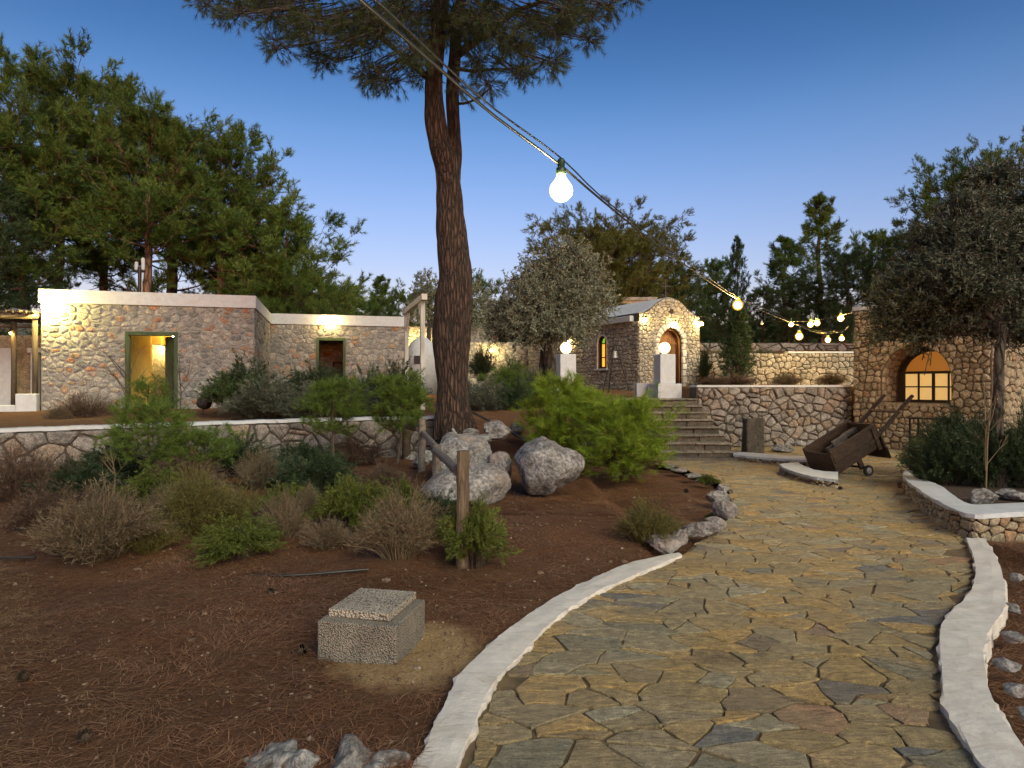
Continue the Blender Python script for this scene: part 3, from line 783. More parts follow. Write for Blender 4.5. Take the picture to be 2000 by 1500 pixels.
# ------------------------------------------------------------------ stone houses
HA = math.atan2(1.4, 5.2)
hc, hs = math.cos(HA), math.sin(HA)
def flat_house(label, O, L, depth, z0, ztop, band, door, seed, mat, mort, right_stone=False, ch=.155, cw=.23, joint=.03, relief=.02):
    D = [('rect', door[0], door[1], door[2] - z0, door[3] - z0)]
    wall_h = ztop - band - z0
    root, mp = stone_wall('stone_house', label, 'house', O, HA, L, z0, wall_h, .5, mat, mort, seed, ch, cw, 1.15, joint, relief, D, jit=.35, rnd=.035)
    def bb(name, mt, *a): return move(mbox_map(MB(), mp, *a), root.location).build(name, mt, root)
    # side and rear walls, roof, white parapet band
    bb('side_wall', mort, L - .45, L - .002, -.3, wall_h, -depth, -.502)
    bb('side_wall', mort, 0.002, .45, -.3, wall_h, -depth, -.502)
    bb('rear_wall', mort, .452, L - .452, -.3, wall_h, -depth, -depth + .4)
    bb('roof', MT['whitewash'], .4, L - .4, wall_h - .02, wall_h + .12, -depth + .3, -.4)
    o = bb('parapet', MT['whitewash'], -.05, L + .05, wall_h + .002, wall_h + band, -.40, .055)
    bb('parapet', MT['whitewash'], L - .32, L + .048, wall_h + .002, wall_h + band - .002, -depth, -.402)
    bb('parapet', MT['whitewash'], -.048, .30, wall_h + .002, wall_h + band - .002, -depth, -.402)
    # floor of the room
    bb('floor', MT['stone_step'], .45, L - .45, door[2] - z0 - .08, door[2] - z0 - .01, -depth + .4, -.5)
    # frame and threshold
    u0, u1, v0, v1 = door[0], door[1], door[2] - z0, door[3] - z0
    fr = thing('door_frame', None, None); fr.parent = root
    for nm, a in (('jamb', (u0, u0 + .09, v0, v1)), ('jamb', (u1 - .09, u1, v0, v1)), ('lintel', (u0 + .091, u1 - .091, v1 - .10, v1))):
        move(mbox_map(MB(), mp, *a, -.18, .045), root.location).build(nm, MT['green_paint'], fr)
    bb('threshold', MT['stone_rubble'], u0 - .05, u1 + .05, v0 - .14, v0 - .005, -.3, .12)
    return root, mp, bb
A0 = (-12.7, 18.0)
z0h = .62
house, hmp, hbb = flat_house('stone house on the left with floodlit corner and an open green double door', A0, 5.385, 5.0, z0h, 4.06, .36, (2.03, 3.357, .74, 2.96), 41, MT['stone_house'], MT['mortar_house'])
# side face stones of the front block
r = RNG(42); smp = frame_map((A0[0] + 5.385*hc, A0[1] + 5.385*hs, z0h), HA + math.pi/2)
sd_, gh_ = course_seeds(r, 5.0, 3.08, .2, .42)
place_stones(house, 'side_stone', voronoi(sd_, gh_, [(0,0),(5.0,0),(5.0,3.08),(0,3.08)], 1.15), smp, MT['stone_house'], r, joint=.03, relief=.02)
# interior of the lit room
v0 = .74 - z0h
hbb('partition', MT['plaster_ochre'], 2.62, 4.6, v0, 3.1, -2.0, -1.85)
hbb('partition', MT['plaster_ochre'], .47, 2.35, v0, 3.1, -1.5, -1.35)
hbb('inner_lintel', MT['plaster_ochre'], 2.352, 2.618, v0 + 1.95, 3.1, -1.98, -1.4)
# open door leaf on the right, second leaf folded back on the left
def door_leaf(u, n0, swing, w, nm='door'):
    root = house; M = []
    c, s = math.cos(swing), math.sin(swing)
    def mp2(V):
        W = V.copy(); W[:, 0] = u + V[:, 0]*c - V[:, 2]*s; W[:, 2] = n0 + V[:, 0]*s + V[:, 2]*c; return hmp(W)
    L_ = link(nm, None, root)
    h0, h1 = v0 + .01, 2.96 - z0h - .11
    bw = w / 4
    for i in range(4):
        move(mbox_map(MB(), mp2, i*bw + .003, (i+1)*bw - .003, h0, h1, -.018, .018), house.location).build('board', MT['green_paint'], L_)
    for vv in (h0 + .15, (h0+h1)/2, h1 - .25):
        move(mbox_map(MB(), mp2, .02, w - .02, vv, vv + .12, .019, .036), house.location).build('rail', MT['green_paint'], L_)
    L_['label'] = 'open green board door leaf'
    return L_
door_leaf(3.357 - .10, -.10, math.pi + .95, .56)
door_leaf(2.03 + .10, -.10, -1.85, .56)
def wall_lamp(name, label, p, mat, rbulb, nrm, arm=.12, group=None, hood=True, mount='wall'):
    """bracket, socket cup and bulb; nrm = outward direction from the wall"""
    p = np.array(p, float); nrm = np.array(nrm, float); nrm /= np.linalg.norm(nrm)
    root = thing(name, label, 'lamp', p, group=group)
    b = MB(); b.tube([-nrm*arm + [0,0,.10], -nrm*arm*.5 + [0,0,.13], [0,0,.12]], .010, 6); b.build('bracket', MT['iron'], root)
    b = MB(); b.lathe([(.045, -.0), (.045, .015)], tuple(-nrm*arm + np.array([0,0,.09])), 10); b.build('wall_plate', MT['iron'], root)
    b = MB(); b.lathe([(.028, .06), (.03, .10), (.018, .125)], (0,0,0), 10); b.build('socket', MT['iron'], root)
    bulb_mesh(root, (0,0,0), rbulb, mat)
    return root
def bulb_mesh(root, c, r, mat, name='bulb'):
    prof = [(r*.10, -r), (r*.55, -r*.83), (r*.9, -r*.45), (r, 0), (r*.9, r*.42), (r*.62, r*.8), (r*.4, r*1.15), (r*.36, r*1.45)]
    b = MB(); b.lathe(prof, c, 12)
    if mat.name in GLASS:
        q = r * .66; n = 6
        MB().lathe([(max(.002, q*math.sin(math.pi*i/n)), -q*math.cos(math.pi*i/n)) for i in range(n+1)], c, 10).build('filament', mat, root, True)
        return b.build(name, GLASS[mat.name], root, True)
    return b.build(name, mat, root, True)
Nn = np.array([hs, -hc, 0])
pf_ = hmp(np.array([[.18, 4.06 - z0h - .50, .26]]))[0]
wall_lamp('floodlight', 'dazzling floodlight on the top left corner of the front stone house', pf_, MT['flood'], .085, Nn, .25)
p_ = hmp(np.array([[2.50, 2.55 - z0h, -2.6]]))[0]
b = move(mbox_map(MB(), hmp, 1.9, 3.3, v0, 3.1, -3.4, -3.2), house.location); b.build('inner_wall', MT['stone_chapel'], house)
wall_lamp('room_lamp', 'small lit lamp inside the open green doorway of the left house', hmp(np.array([[2.30, 2.62 - z0h, -2.9]]))[0], MT['room_lamp'], .07, Nn, .2)
wall_lamp('ceiling_lamp', 'warm ceiling lamp deep inside the ochre room of the left house', hmp(np.array([[3.0, 2.95 - z0h, -1.2]]))[0], MT['lamp_warm'], .075, Nn, .1)

B0 = (-9.2, 24.2)
wing, wmp, wbb = flat_house('long low stone wing set back behind the shrubs, lamp above its narrow doorway', B0, 5.3, 4.5, .9, 4.07, .38, (2.02, 3.07, 1.0, 3.22), 43, MT['stone_house'], MT['mortar_house'], ch=.19, cw=.26)
r = RNG(44)
wim = frame_map((B0[0] + hs*-2.2, B0[1] + hc*2.2, .9), HA)
sd_, gh_ = course_seeds(r, 4.4, 2.7, .2, .28)
place_stones(wing, 'inner_stone', voronoi(sd_, gh_, [(.5,0),(4.4,0),(4.4,2.7),(.5,2.7)], 1.15), wim, MT['stone_house'], r, joint=.03, relief=.03)
move(mbox_map(MB(), wim, .5, 4.8, 0, 2.8, -.2, -.01), wing.location).build('inner_wall', MT['mortar_house'], wing)
fr = thing('window', None, None); fr.parent = wing
for a in ((2.6,2.66,.7,1.5),(3.1,3.16,.7,1.5),(2.66,3.1,1.44,1.5)): move(mbox_map(MB(), wim, *a, .04, .08), wing.location).build('frame', MT['dark_wood'], fr)
move(mbox_map(MB(), wim, 2.66, 3.1, .7, 1.44, .035, .05), wing.location).build('pane', MT['black'], fr)
wall_lamp('wall_lamp', 'round lit lamp on the white parapet above the wing doorway', wmp(np.array([[2.5, 2.90, .20]]))[0], MT['lamp_warm'], .10, Nn, .14)
# roof pipe with insulators behind the front parapet
pp = P(273, 560, 20.2); root = thing('service_mast', 'grey service mast with two white insulators on the left roof', 'mast', (pp[0], pp[1], 3.7))
MB().tube([(0,0,-.1),(0,0,1.35)], .055, 8).build('pole', MT['iron'], root)
MB().tube([(.07,0,-.1),(.075,-.02,.5),(.07,0,1.2)], .013, 6).build('wire', MT['grey_pipe'], root)
MB().box((-.14,-.03,1.18),(.16,.03,1.23)).build('crossarm', MT['iron'], root)
for dx, h in ((-.10, 1.50), (.10, 1.62)):
    MB().lathe([(.03,1.24),(.055,1.28),(.05,1.34),(.06,1.38),(.05,1.44),(.055,h-.04),(.03,h)], (dx,0,0), 10).build('insulator', MT['whitewash'], root, True)
MB().tube([(0,0,1.2),(-2.0,2.0,1.15),(-6,6,1.3)], .012, 5).build('power_line', MT['cable'], root)

# ------------------------------------------------------------------ log pergola and terrace wall at the left edge
d0 = 17.6
def WP(px, py, d): return tuple(P(px, py, d))
root = thing('terrace_wall', 'low cream plastered wall with a step at the far left edge', 'low wall', (-15, 18.0, .5))
e = hmp(np.array([[-.06, 0, .1]]))[0]
def lp(u, v, n): return hmp(np.array([[u, v, n]]))[0] - np.array(root.location)
b = MB(); mbox_map(b, hmp, -3.2, -.55, -.2, .32, -.10, .16); mbox_map(b, hmp, -.549, -.06, -.2, .62, -.10, .16); move(b, root.location).build('plastered_wall', MT['whitewash'], root, bevel=.02)
root = thing('pergola', 'dark log pergola roof on rough posts at the far left edge', 'pergola', hmp(np.array([[-1.6, 0, -1.0]]))[0])
def hp(u, v, n): return tuple(hmp(np.array([[u, v, n]]))[0] - np.array(root.location))
for u, n in ((-.14, .02), (-1.0, -.9), (-3.0, .02)):
    MB().tube([hp(u, -.1, n), hp(u + .01, 1.2, n + .015), hp(u, 2.62, n)], [.075, .065, .07], 9).build('post', MT['dark_log'], root, True)
MB().tube([hp(-3.8, 2.68, .06), hp(-1.9, 2.70, .05), hp(-.05, 2.69, .06)], .075, 9).build('beam', MT['post_wood'], root, True)
MB().tube([hp(-3.8, 2.60, -2.2), hp(-.1, 2.60, -2.2)], .06, 8).build('beam', MT['log_wood'], root, True)
r = RNG(5)
for i in range(24):
    u = -3.7 + i * .155
    MB().tube([hp(u, 2.80 + r.uniform(-.01,.01), .22), hp(u + r.uniform(-.02,.02), 2.74, -2.4)], .048, 7).build('roof_log', MT['dark_wood'], root, True)
o = tag(MB().box((-17.5, 20.6, .5), (-13.2, 20.9, 3.0)).build('back_wall', MT['stone_right']), 'shaded brown stone wall behind the log pergola', 'wall')
root = thing('doorway', 'pale timber doorway with a slanting lintel under the log pergola', 'doorway', (-14.9, 20.3, .7))
MB().box((.25,0,0),(.47,.12,1.75)).build('post', MT['white_wood'], root)
MB().box((.15,-.02,1.76),(1.15,.14,1.90)).build('lintel', MT['white_wood'], root)
MB().box((-1.6,.05,0),(-.35,.15,1.9)).build('white_panel', MT['whitewash'], root)
wp = hmp(np.array([[-1.02, 2.28, -.75]]))[0]
wall_lamp('hanging_bulb', 'small warm bulb under the log pergola at the left edge', wp, MT['bulb_small'], .035, Nn, .08)
root = thing('outbuilding', 'small white flat roofed building half seen above the pergola', 'building', (-19.6, 25, 1))
MB().box((-3, 0, -.5), (.9, 3, 3.0)).build('wall', MT['mortar_house'], root); MB().box((-3.05, -.06, 3.0), (.96, 3.06, 3.35)).build('roof', MT['whitewash'], root)

# ------------------------------------------------------------------ chapel
CA = rad(28); cc, cs = math.cos(CA), math.sin(CA)
C0 = np.array([4.19, 22.0]); CZ = 1.18; CW = 2.67; CL = 7.4
gab_t = np.array([0, .22, .5, .8, 1.05, 1.335, 1.62, 1.87, 2.17, 2.45, 2.67]); gab_z = np.array([2.66, 2.70, 2.86, 3.08, 3.21, 3.25, 3.21, 3.08, 2.86, 2.70, 2.66])
gab = lambda u: float(np.interp(u, gab_t, gab_z))
dc = (.84 + 1.88) / 2; dr = .50; dv0 = .12; dvs = 3.39 - CZ - dr
chapel, cmp_ = stone_wall('chapel', 'small pale stone chapel with rounded gable, arched door and lit lamps', 'chapel', C0, CA, CW, CZ, gab, .45, MT['stone_chapel'], MT['mortar_dark'], 51, .13, .165, 1.12, .016, .028, [('arch', dc, dr + .09, dv0, dvs)], jit=.2, cap=300, rnd=.014)
SA = CA - math.pi/2                       # side wall runs from far end to the front corner so that its outside faces left
S0 = C0 + CL * np.array([-cs, cc])
smp2 = frame_map((S0[0], S0[1], CZ), SA)
s_of = lambda s: CL - s
sideT = 2.40
sw = ('arch', s_of(2.05), .27, 2.05 - CZ, 3.22 - CZ - .27)
r = RNG(52)
move(core_wall(CL - .46, sideT, [sw], .45, smp2), chapel.location).build('wall_core', MT['mortar_dark'], chapel)
sd_, gh_ = course_seeds(r, CL - .02, sideT, .135, .17, [('arch', sw[1], sw[2] + .04, sw[3] - .06, sw[4])], .2)
place_stones(chapel, 'side_stone', voronoi(sd_, gh_, [(0,0),(CL,0),(CL,sideT),(0,sideT)], 1.12), smp2, MT['stone_chapel'], r, joint=.016, relief=.028, cap=300, rnd=.02)
def cb(name, mt, mp, *a, parent=None, **k): return move(mbox_map(MB(), mp, *a), chapel.location).build(name, mt, parent or chapel, **k)
cb('eaves', MT['whitewash'], smp2, 1.2, CL - .28, sideT + .002, sideT + .20, -.5, .16, bevel=.02)
cb('rear_wall', MT['mortar_dark'], frame_map((C0[0] - cs*CL, C0[1] + cc*CL, CZ), CA), .4, CW, 0, 2.6, -.02, .3)
cb('right_wall', MT['mortar_dark'], frame_map((C0[0] + cc*CW, C0[1] + cs*CW, CZ), CA + math.pi/2), .46, CL, -.2, 2.6, -.4, -.004)
b = MB()     # rounded white roof
tt = np.linspace(.01, CW - .01, 15); zz = [gab(t) + .014 for t in tt]
Vr = []
for nn in (-.04, -CL + .1):
    for t, z in zip(tt, zz): Vr.append((t, z, nn))
for nn in (-.04, -CL + .1):
    for t, z in zip(tt, zz): Vr.append((t, z - .012, nn))
k_ = 15; Fr = []
for i in range(k_ - 1): Fr += [(i, i+1, k_+i+1, k_+i), (2*k_+i, 3*k_+i, 3*k_+i+1, 2*k_+i+1), (i, 2*k_+i, 2*k_+i+1, i+1), (k_+i, k_+i+1, 3*k_+i+1, 3*k_+i)]
b.add(cmp_(np.array(Vr)), Fr); move(b, chapel.location).build('roof', MT['whitewash'], chapel)
# pale voussoirs round the door
r = RNG(53)
for i in range(11):
    a0, a1 = math.pi * i / 11 + .02, math.pi * (i + 1) / 11 - .02
    p4 = [(dc + q * math.cos(a), dvs + q * math.sin(a)) for q, a in ((dr - .0, a0), (dr + .17, a0), (dr + .17, a1), (dr, a1))]
    V, Fc = stone_vf(soften(p4, .015, r, .004), -.05, .05, r, .02, cmp_)
    c_ = V.mean(0); link('voussoir', mesh_py('voussoir', V - c_, Fc, MT['whitewash_kerb']), chapel, tuple(c_ - np.array(chapel.location)))
for sgn in (-1, 1):
    for i in range(7):
        va, vb = dv0 + (dvs - dv0) * i / 7, dv0 + (dvs - dv0) * (i + 1) / 7; ua, ub = dc + sgn * dr, dc + sgn * (dr + .13 + .05 * (i % 2))
        p4 = [(min(ua,ub), va+.006), (max(ua,ub), va+.006), (max(ua,ub), vb-.006), (min(ua,ub), vb-.006)]
        V, Fc = stone_vf(soften(p4, .015, r, .004), -.05, .04, r, .02, cmp_)
        c_ = V.mean(0); link('quoin', mesh_py('quoin', V - c_, Fc, MT['whitewash_kerb']), chapel, tuple(c_ - np.array(chapel.location)))
# wooden door, its arched head and frame
dd = link('door', None, chapel)
def arch_panel(mp, uc, r_, v0_, vs_, n0, n1, root, name, mat, parent, inner=None, seg=14):
    """solid arched slab; with inner (du, dv): a frame ring"""
    out = [(uc - r_, v0_)] + [(uc - r_ * math.cos(a), vs_ + r_ * math.sin(a)) for a in np.linspace(0, math.pi, seg)] + [(uc + r_, v0_)]
    b = MB(); n = len(out)
    if inner is None:
        V = [(u, v, n1) for u, v in out] + [(u, v, n0) for u, v in out]
        b.add(mp(np.array(V)), [tuple(range(n)), tuple(range(n, 2*n))[::-1]] + [(i, (i+1) % n, n + (i+1) % n, n + i) for i in range(n)])
    else:
        ri = r_ - inner
        inn = [(uc - ri, v0_)] + [(uc - ri * math.cos(a), vs_ + ri * math.sin(a)) for a in np.linspace(0, math.pi, seg)] + [(uc + ri, v0_)]
        V = [(u, v, n1) for u, v in out] + [(u, v, n1) for u, v in inn] + [(u, v, n0) for u, v in out] + [(u, v, n0) for u, v in inn]
        Fc = []
        for i in range(n - 1):
            Fc += [(i, i+1, n+i+1, n+i), (2*n+i, 3*n+i, 3*n+i+1, 2*n+i+1), (i, 2*n+i, 2*n+i+1, i+1), (n+i, n+i+1, 3*n+i+1, 3*n+i)]
        b.add(mp(np.array(V)), Fc)
    return move(b, root.location).build(name, mat, parent)
arch_panel(cmp_, dc, dr, dv0, dvs, -.40, -.10, chapel, 'frame', MT['brown_wood'], dd, inner=.06)
cb('leaf', MT['brown_wood'], cmp_, dc - .04, dc + dr - .06, dv0, dvs, -.30, -.26, parent=dd)
for (a, c) in ((.12, .75), (.9, 1.6)): cb('door_panel', MT['brown_wood'], cmp_, dc + .02, dc + dr - .12, dv0 + a, dv0 + c, -.262, -.235, parent=dd, bevel=.01)
cb('leaf', MT['brown_wood'], frame_map((*(cmp_(np.array([[dc - dr + .07, 0, -.28]]))[0][:2]), CZ), CA - 1.2), 0, .44, dv0, dvs, -.02, .02, parent=dd)
cb('transom', MT['brown_wood'], cmp_, dc - dr + .06, dc + dr - .06, dvs - .03, dvs + .04, -.32, -.22, parent=dd)
arch_panel(cmp_, dc, dr - .062, dvs + .042, dvs + .04, -.30, -.27, chapel, 'fanlight', MT['brown_wood'], dd)
cb('porch_wall', MT['plaster_ochre'], cmp_, .45, CW - .45, 0, 2.5, -2.0, -1.9)
cb('floor', MT['stone_step'], cmp_, .3, CW - .3, -.1, dv0 - .01, -3, 0)
cb('doorstep', MT['whitewash'], cmp_, dc - .62, dc + .62, -.2, dv0, .0, .42, bevel=.02)
MB().lathe([(.10, -.03), (.10, .04)], (0,0,0), 14, 'y').build('oculus', MT['dark_wood'], chapel, loc=tuple(cmp_(np.array([[1.335, 2.78, .02]]))[0] - np.array(chapel.location)))
# side window with coloured glass
wn_ = link('window', None, chapel)
arch_panel(smp2, sw[1], sw[2], sw[3], sw[4], -.22, -.10, chapel, 'frame', MT['dark_wood'], wn_, inner=.05)
cb('mullion', MT['dark_wood'], smp2, sw[1] - .02, sw[1] + .02, sw[3], sw[4] + .2, -.18, -.12, parent=wn_)
cb('frame_bar', MT['dark_wood'], smp2, sw[1] - .22, sw[1] + .22, sw[4] - .02, sw[4] + .02, -.178, -.122, parent=wn_)
cb('frame_bar', MT['dark_wood'], smp2, sw[1] - .22, sw[1] + .22, sw[3] + .38, sw[3] + .42, -.178, -.122, parent=wn_)
cb('frame_bar', MT['dark_wood'], smp2, sw[1] - .22, sw[1] + .22, sw[3], sw[3] + .07, -.20, -.11, parent=wn_)
cb('pane', MT['glass_orange'], smp2, sw[1] - .22, sw[1] - .02, sw[3] + .07, sw[4] - .02, -.16, -.15, parent=wn_)
cb('pane', MT['glass_orange'], smp2, sw[1] + .02, sw[1] + .22, sw[3] + .07, sw[4] - .02, -.16, -.15, parent=wn_)
arch_panel(smp2, sw[1], sw[2] - .052, sw[4] + .02, sw[4] + .02, -.16, -.15, chapel, 'pane', MT['glass_green'], wn_)
arch_panel(smp2, sw[1], sw[2] + .05, sw[3], sw[4], -.02, .03, chapel, 'surround', MT['whitewash_kerb'], wn_, inner=.05)
cb('sill', MT['whitewash'], smp2, sw[1] - .38, sw[1] + .38, sw[3] - .07, sw[3] - .002, -.1, .10, parent=wn_, bevel=.01)
# iron cross on the gable
root = thing('cross', 'thin dark iron cross standing on the chapel gable', 'cross', cmp_(np.array([[1.30, 3.24, -.2]]))[0])
MB().box((-.016,-.012,-.02),(.016,.012,.66)).build('upright', MT['iron'], root); MB().box((-.17,-.013,.40),(.17,.013,.435)).build('crossbar', MT['iron'], root)
MB().box((-.06,-.05,-.04),(.06,.05,.03)).build('foot', MT['iron'], root)
Nc = np.array([cs, -cc, 0]); Ns = np.array([-cc, -cs, 0])
wall_lamp('wall_lamp', 'lit lamp at the left top corner of the chapel front', cmp_(np.array([[.16, 2.44, .15]]))[0], MT['lamp_warm'], .055, Nc, group=None)
wall_lamp('wall_lamp', 'lit lamp above the arched chapel door', cmp_(np.array([[1.42, 2.36, .17]]))[0], MT['lamp_warm'], .055, Nc)
wall_lamp('wall_lamp', 'star bright lamp at the right top corner of the chapel front', cmp_(np.array([[2.60, 2.40, .16]]))[0], MT['lamp_warm'], .075, Nc)
wall_lamp('wall_lamp', 'lit lamp low on the chapel side wall near the olive tree', smp2(np.array([[s_of(4.0), 1.95, .15]]))[0], MT['lamp_warm'], .05, Ns)
wall_lamp('porch_lamp', 'warm lamp inside the chapel doorway', cmp_(np.array([[dc, 1.9, -1.0]]))[0], MT['lamp_warm'], .05, Nc)
# low building behind the chapel
o = thing('rear_building', 'low brown stone building with flat top just behind the chapel roof', 'building', (5.6, 31.5, 1.5))
MB().box((-1.9,0,-.4),(1.2,3,3.95)).build('wall', MT['stone_right'], o); MB().box((-1.95,-.05,3.95),(1.25,3.05,4.1)).build('roof', MT['stone_chapel'], o)

# ------------------------------------------------------------------ steps
stairs = thing('stone_steps', 'broad flight of rough grey stone steps up to the chapel terrace', 'steps', (2.8, 13.4, 0))
r = RNG(61)
for i in range(8):
    y0 = 13.4 + .3 * i; zt = .145 * (i + 1); xr = 4.56 - .035 * i; x = .95; first = True
    while x < xr - .05:
        w = min(r.uniform(.38, .85), xr - x)
        if xr - (x + w) < .2: w = xr - x
        b = MB(); b.box((x + .008, y0 + .02 + r.uniform(-.010,.010), zt - .19), (x + w - .008, y0 + .36, zt - .036), jit=.006, rng=r)
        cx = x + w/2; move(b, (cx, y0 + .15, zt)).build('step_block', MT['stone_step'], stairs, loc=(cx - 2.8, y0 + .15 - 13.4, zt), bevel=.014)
        x += w
    x = .95
    while x < xr - .05:
        w = min(r.uniform(.45, .95), xr - x)
        if xr - (x + w) < .25: w = xr - x
        b = MB(); b.box((x + .004, y0 - .018 + r.uniform(-.01,.01), zt - .034), (x + w - .004, y0 + .33, zt + r.uniform(-.004, .004)), jit=.005, rng=r)
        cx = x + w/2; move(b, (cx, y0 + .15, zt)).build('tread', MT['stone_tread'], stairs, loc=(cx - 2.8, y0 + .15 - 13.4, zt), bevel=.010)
        x += w
b = MB()
for i in range(8): b.box((.96, 13.46 + .3*i, -.1), (4.5 - .035*i, 16.2 + .001*i, .145*(i+1) - .045))
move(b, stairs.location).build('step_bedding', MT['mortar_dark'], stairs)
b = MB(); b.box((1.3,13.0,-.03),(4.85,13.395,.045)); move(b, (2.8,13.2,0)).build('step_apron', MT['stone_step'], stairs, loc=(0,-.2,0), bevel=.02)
MB().box((-.4,0,-.3),(3.42,5.2,1.155)).build('terrace_floor', MT['stone_step'], None, loc=(.9, 16.02, 0))['kind'] = 'structure'
# white plastered piers with globe lamps
def pier(x, y, label, glabel, rz):
    root = thing('pier', label, 'pillar', (x, y, 1.15), rz)
    MB().box((-.31,-.31,-.1),(.31,.31,.36)).build('base', MT['whitewash'], root, bevel=.012)
    MB().box((-.2,-.2,.358),(.2,.2,1.08)).build('shaft', MT['whitewash'], root, bevel=.012)
    g = thing('globe_lamp', glabel, 'lamp', (x, y, 2.23), group='globe lamps on the white piers')
    MB().lathe([(.07,0),(.07,.02),(.05,.035)], (0,0,0), 14).build('lamp_foot', MT['grey_pipe'], g, True)
    n = 12; MB().lathe([(max(.004, .138*math.sin(math.pi*i/n)), .16 - .138*math.cos(math.pi*i/n)) for i in range(n+1)], (0,0,0), 20).build('glass_globe', MT['globe'], g, True)
pier(3.76, 16.45, 'white stepped pier at the right of the steps, in front of the chapel door', 'glowing globe on the white pier in front of the chapel door', rad(12))
pier(1.33, 16.45, 'white stepped pier left of the steps, half hidden by the young pines', 'glowing globe on the white pier beside the olive tree', rad(12))
tag(MB().box((-.16,-.2,0),(.16,.2,.38)).build('low_pier', MT['whitewash'], None, loc=(3.30,17.0,1.14), bevel=.01), 'small low white block between the right pier and the chapel corner', 'block')
# bell on a tripod
root = thing('bell_frame', 'thin iron tripod with a small pale bell beside the chapel window', 'bell frame', (2.95, 19.2, 1.22))
ap = np.array([0,0,1.38])
for f in ((-.36,-.1,0),(.42,-.15,0),(-.12,.35,0),(-.24,-.3,0)): MB().tube([f, tuple(ap + [f[0]*.12, 0, 0])], .014, 6).build('leg', MT['iron'], root)
MB().tube([(-.06,0,1.38),(.08,0,1.38)], .018, 6).build('crossbar', MT['iron'], root)
MB().lathe([(.02,1.24),(.055,1.22),(.065,1.14),(.085,1.06),(.10,1.03),(.095,1.025)], (0,0,0), 14).build('bell', MT['steel'], root, True)
MB().tube([(0,0,1.0),(0,0,1.37)], .006, 5).build('clapper', MT['iron'], root)

# ------------------------------------------------------------------ house with the arched window, right
RA = math.atan2(-.848, .53); R0 = np.array([8.2, 16.0]); RL = 2.9; RT = 3.25
ro = ('arch', 1.406, .74, 1.08, 1.62)
right, rm = stone_wall('stone_house', 'warm lit square stone house on the right with a deep arched window', 'house', R0, RA, RL, 0, RT, .85, MT['stone_right'], MT['mortar_right'], 71, .150, .165, 1.05, .020, .038, [ro], jit=.22, rnd=.020)
def rb(name, mt, *a, parent=None, mp=None, **k): return move(mbox_map(MB(), mp or rm, *a), right.location).build(name, mt, parent or right, **k)
R1 = R0 + RL * np.array([math.cos(RA), math.sin(RA)])
rm2 = frame_map((R1[0], R1[1], 0), RA + math.pi/2)
r = RNG(72)
sd_, gh_ = course_seeds(r, 4.0, 2.95, .17, .21, (), .4)
place_stones(right, 'side_stone', voronoi(sd_, gh_, [(0.03,0),(4,0),(4,2.95),(0.03,2.95)], 1.1), rm2, MT['stone_right'], r, joint=.02, relief=.035, rnd=.028)
rb('side_wall', MT['mortar_right'], .87, 4.0, -.3, RT, -.5, -.004, mp=rm2)
rb('side_wall', MT['mortar_right'], .002, .5, -.3, RT, -4.0, -.852)
rb('rear_wall', MT['mortar_right'], .502, RL - .502, -.3, RT, -4.0, -3.6)
rb('roof', MT['whitewash'], -.02, RL + .03, RT + .003, RT + .10, -4.05, .03)
rv_pts = [(1.406 - .74, v) for v in np.linspace(1.08, 1.60, 8)] + [(1.406 - .74*math.cos(a), 1.62 + .74*math.sin(a)) for a in np.linspace(0, math.pi, 30)] + [(1.406 + .74, v) for v in np.linspace(1.60, 1.08, 8)]
rv_pts = np.array(rv_pts); rv_s = np.r_[0, np.cumsum(np.hypot(*np.diff(rv_pts, axis=0).T))]; rv_T = np.gradient(rv_pts, axis=0); rv_T /= np.linalg.norm(rv_T, axis=1)[:, None]
def reveal_map(V):
    u = np.interp(V[:, 0], rv_s, rv_pts[:, 0]) + np.interp(V[:, 0], rv_s, rv_T[:, 1])*V[:, 2]; v = np.interp(V[:, 0], rv_s, rv_pts[:, 1]) - np.interp(V[:, 0], rv_s, rv_T[:, 0])*V[:, 2]
    return rm(np.c_[u, v, -V[:, 1] - .03])
r = RNG(73); sd_, gh_ = course_seeds(r, rv_s[-1], .60, .17, .17, (), .2)
place_stones(right, 'reveal_stone', voronoi(sd_, gh_, [(0,0),(rv_s[-1],0),(rv_s[-1],.60),(0,.60)], 1.0), reveal_map, MT['stone_right'], r, joint=.02, relief=.022, rnd=.02)
wn_ = link('window', None, right)
wd = -.72
arch_panel(rm, 1.406, .742, 1.08, 1.62, wd - .06, wd, right, 'frame', MT['dark_wood'], wn_, inner=.12)
arch_panel(rm, 1.406, .65, 1.63, 1.64, wd - .05, wd - .03, right, 'arched_panel', MT['wood_panel_glow'], wn_)
rb('frame_bar', MT['dark_wood'], .70, 2.11, 1.735, 1.795, wd - .058, wd + .02, parent=wn_)
rb('frame_bar', MT['dark_wood'], .68, 2.13, 1.082, 1.14, wd - .058, wd + .02, parent=wn_)
us_ = [.84, 1.15, 1.47, 1.50, 1.82, 2.13]
for u in (.80, 1.12, 1.44, 1.76, 2.06): rb('mullion', MT['dark_wood'], u - .018 - (.012 if u == 1.44 else 0), u + .018 + (.012 if u == 1.44 else 0), 1.13, 1.735, wd - .05, wd + .008, parent=wn_)
rb('glazing_bar', MT['dark_wood'], .83, 2.10, 1.42, 1.45, wd - .048, wd + .004, parent=wn_)
for a, c in ((.74,.782),(.818,1.102),(1.138,1.41),(1.47,1.742),(1.778,2.042)):
    for e, f in ((1.13,1.42),(1.45,1.735)): rb('pane', MT['curtain_lit'], a, c, e, f, wd - .027, wd - .022, parent=wn_)
rb('sill', MT['stone_right'], .67, 2.14, 1.0, 1.075, -.70, .045, bevel=.01)

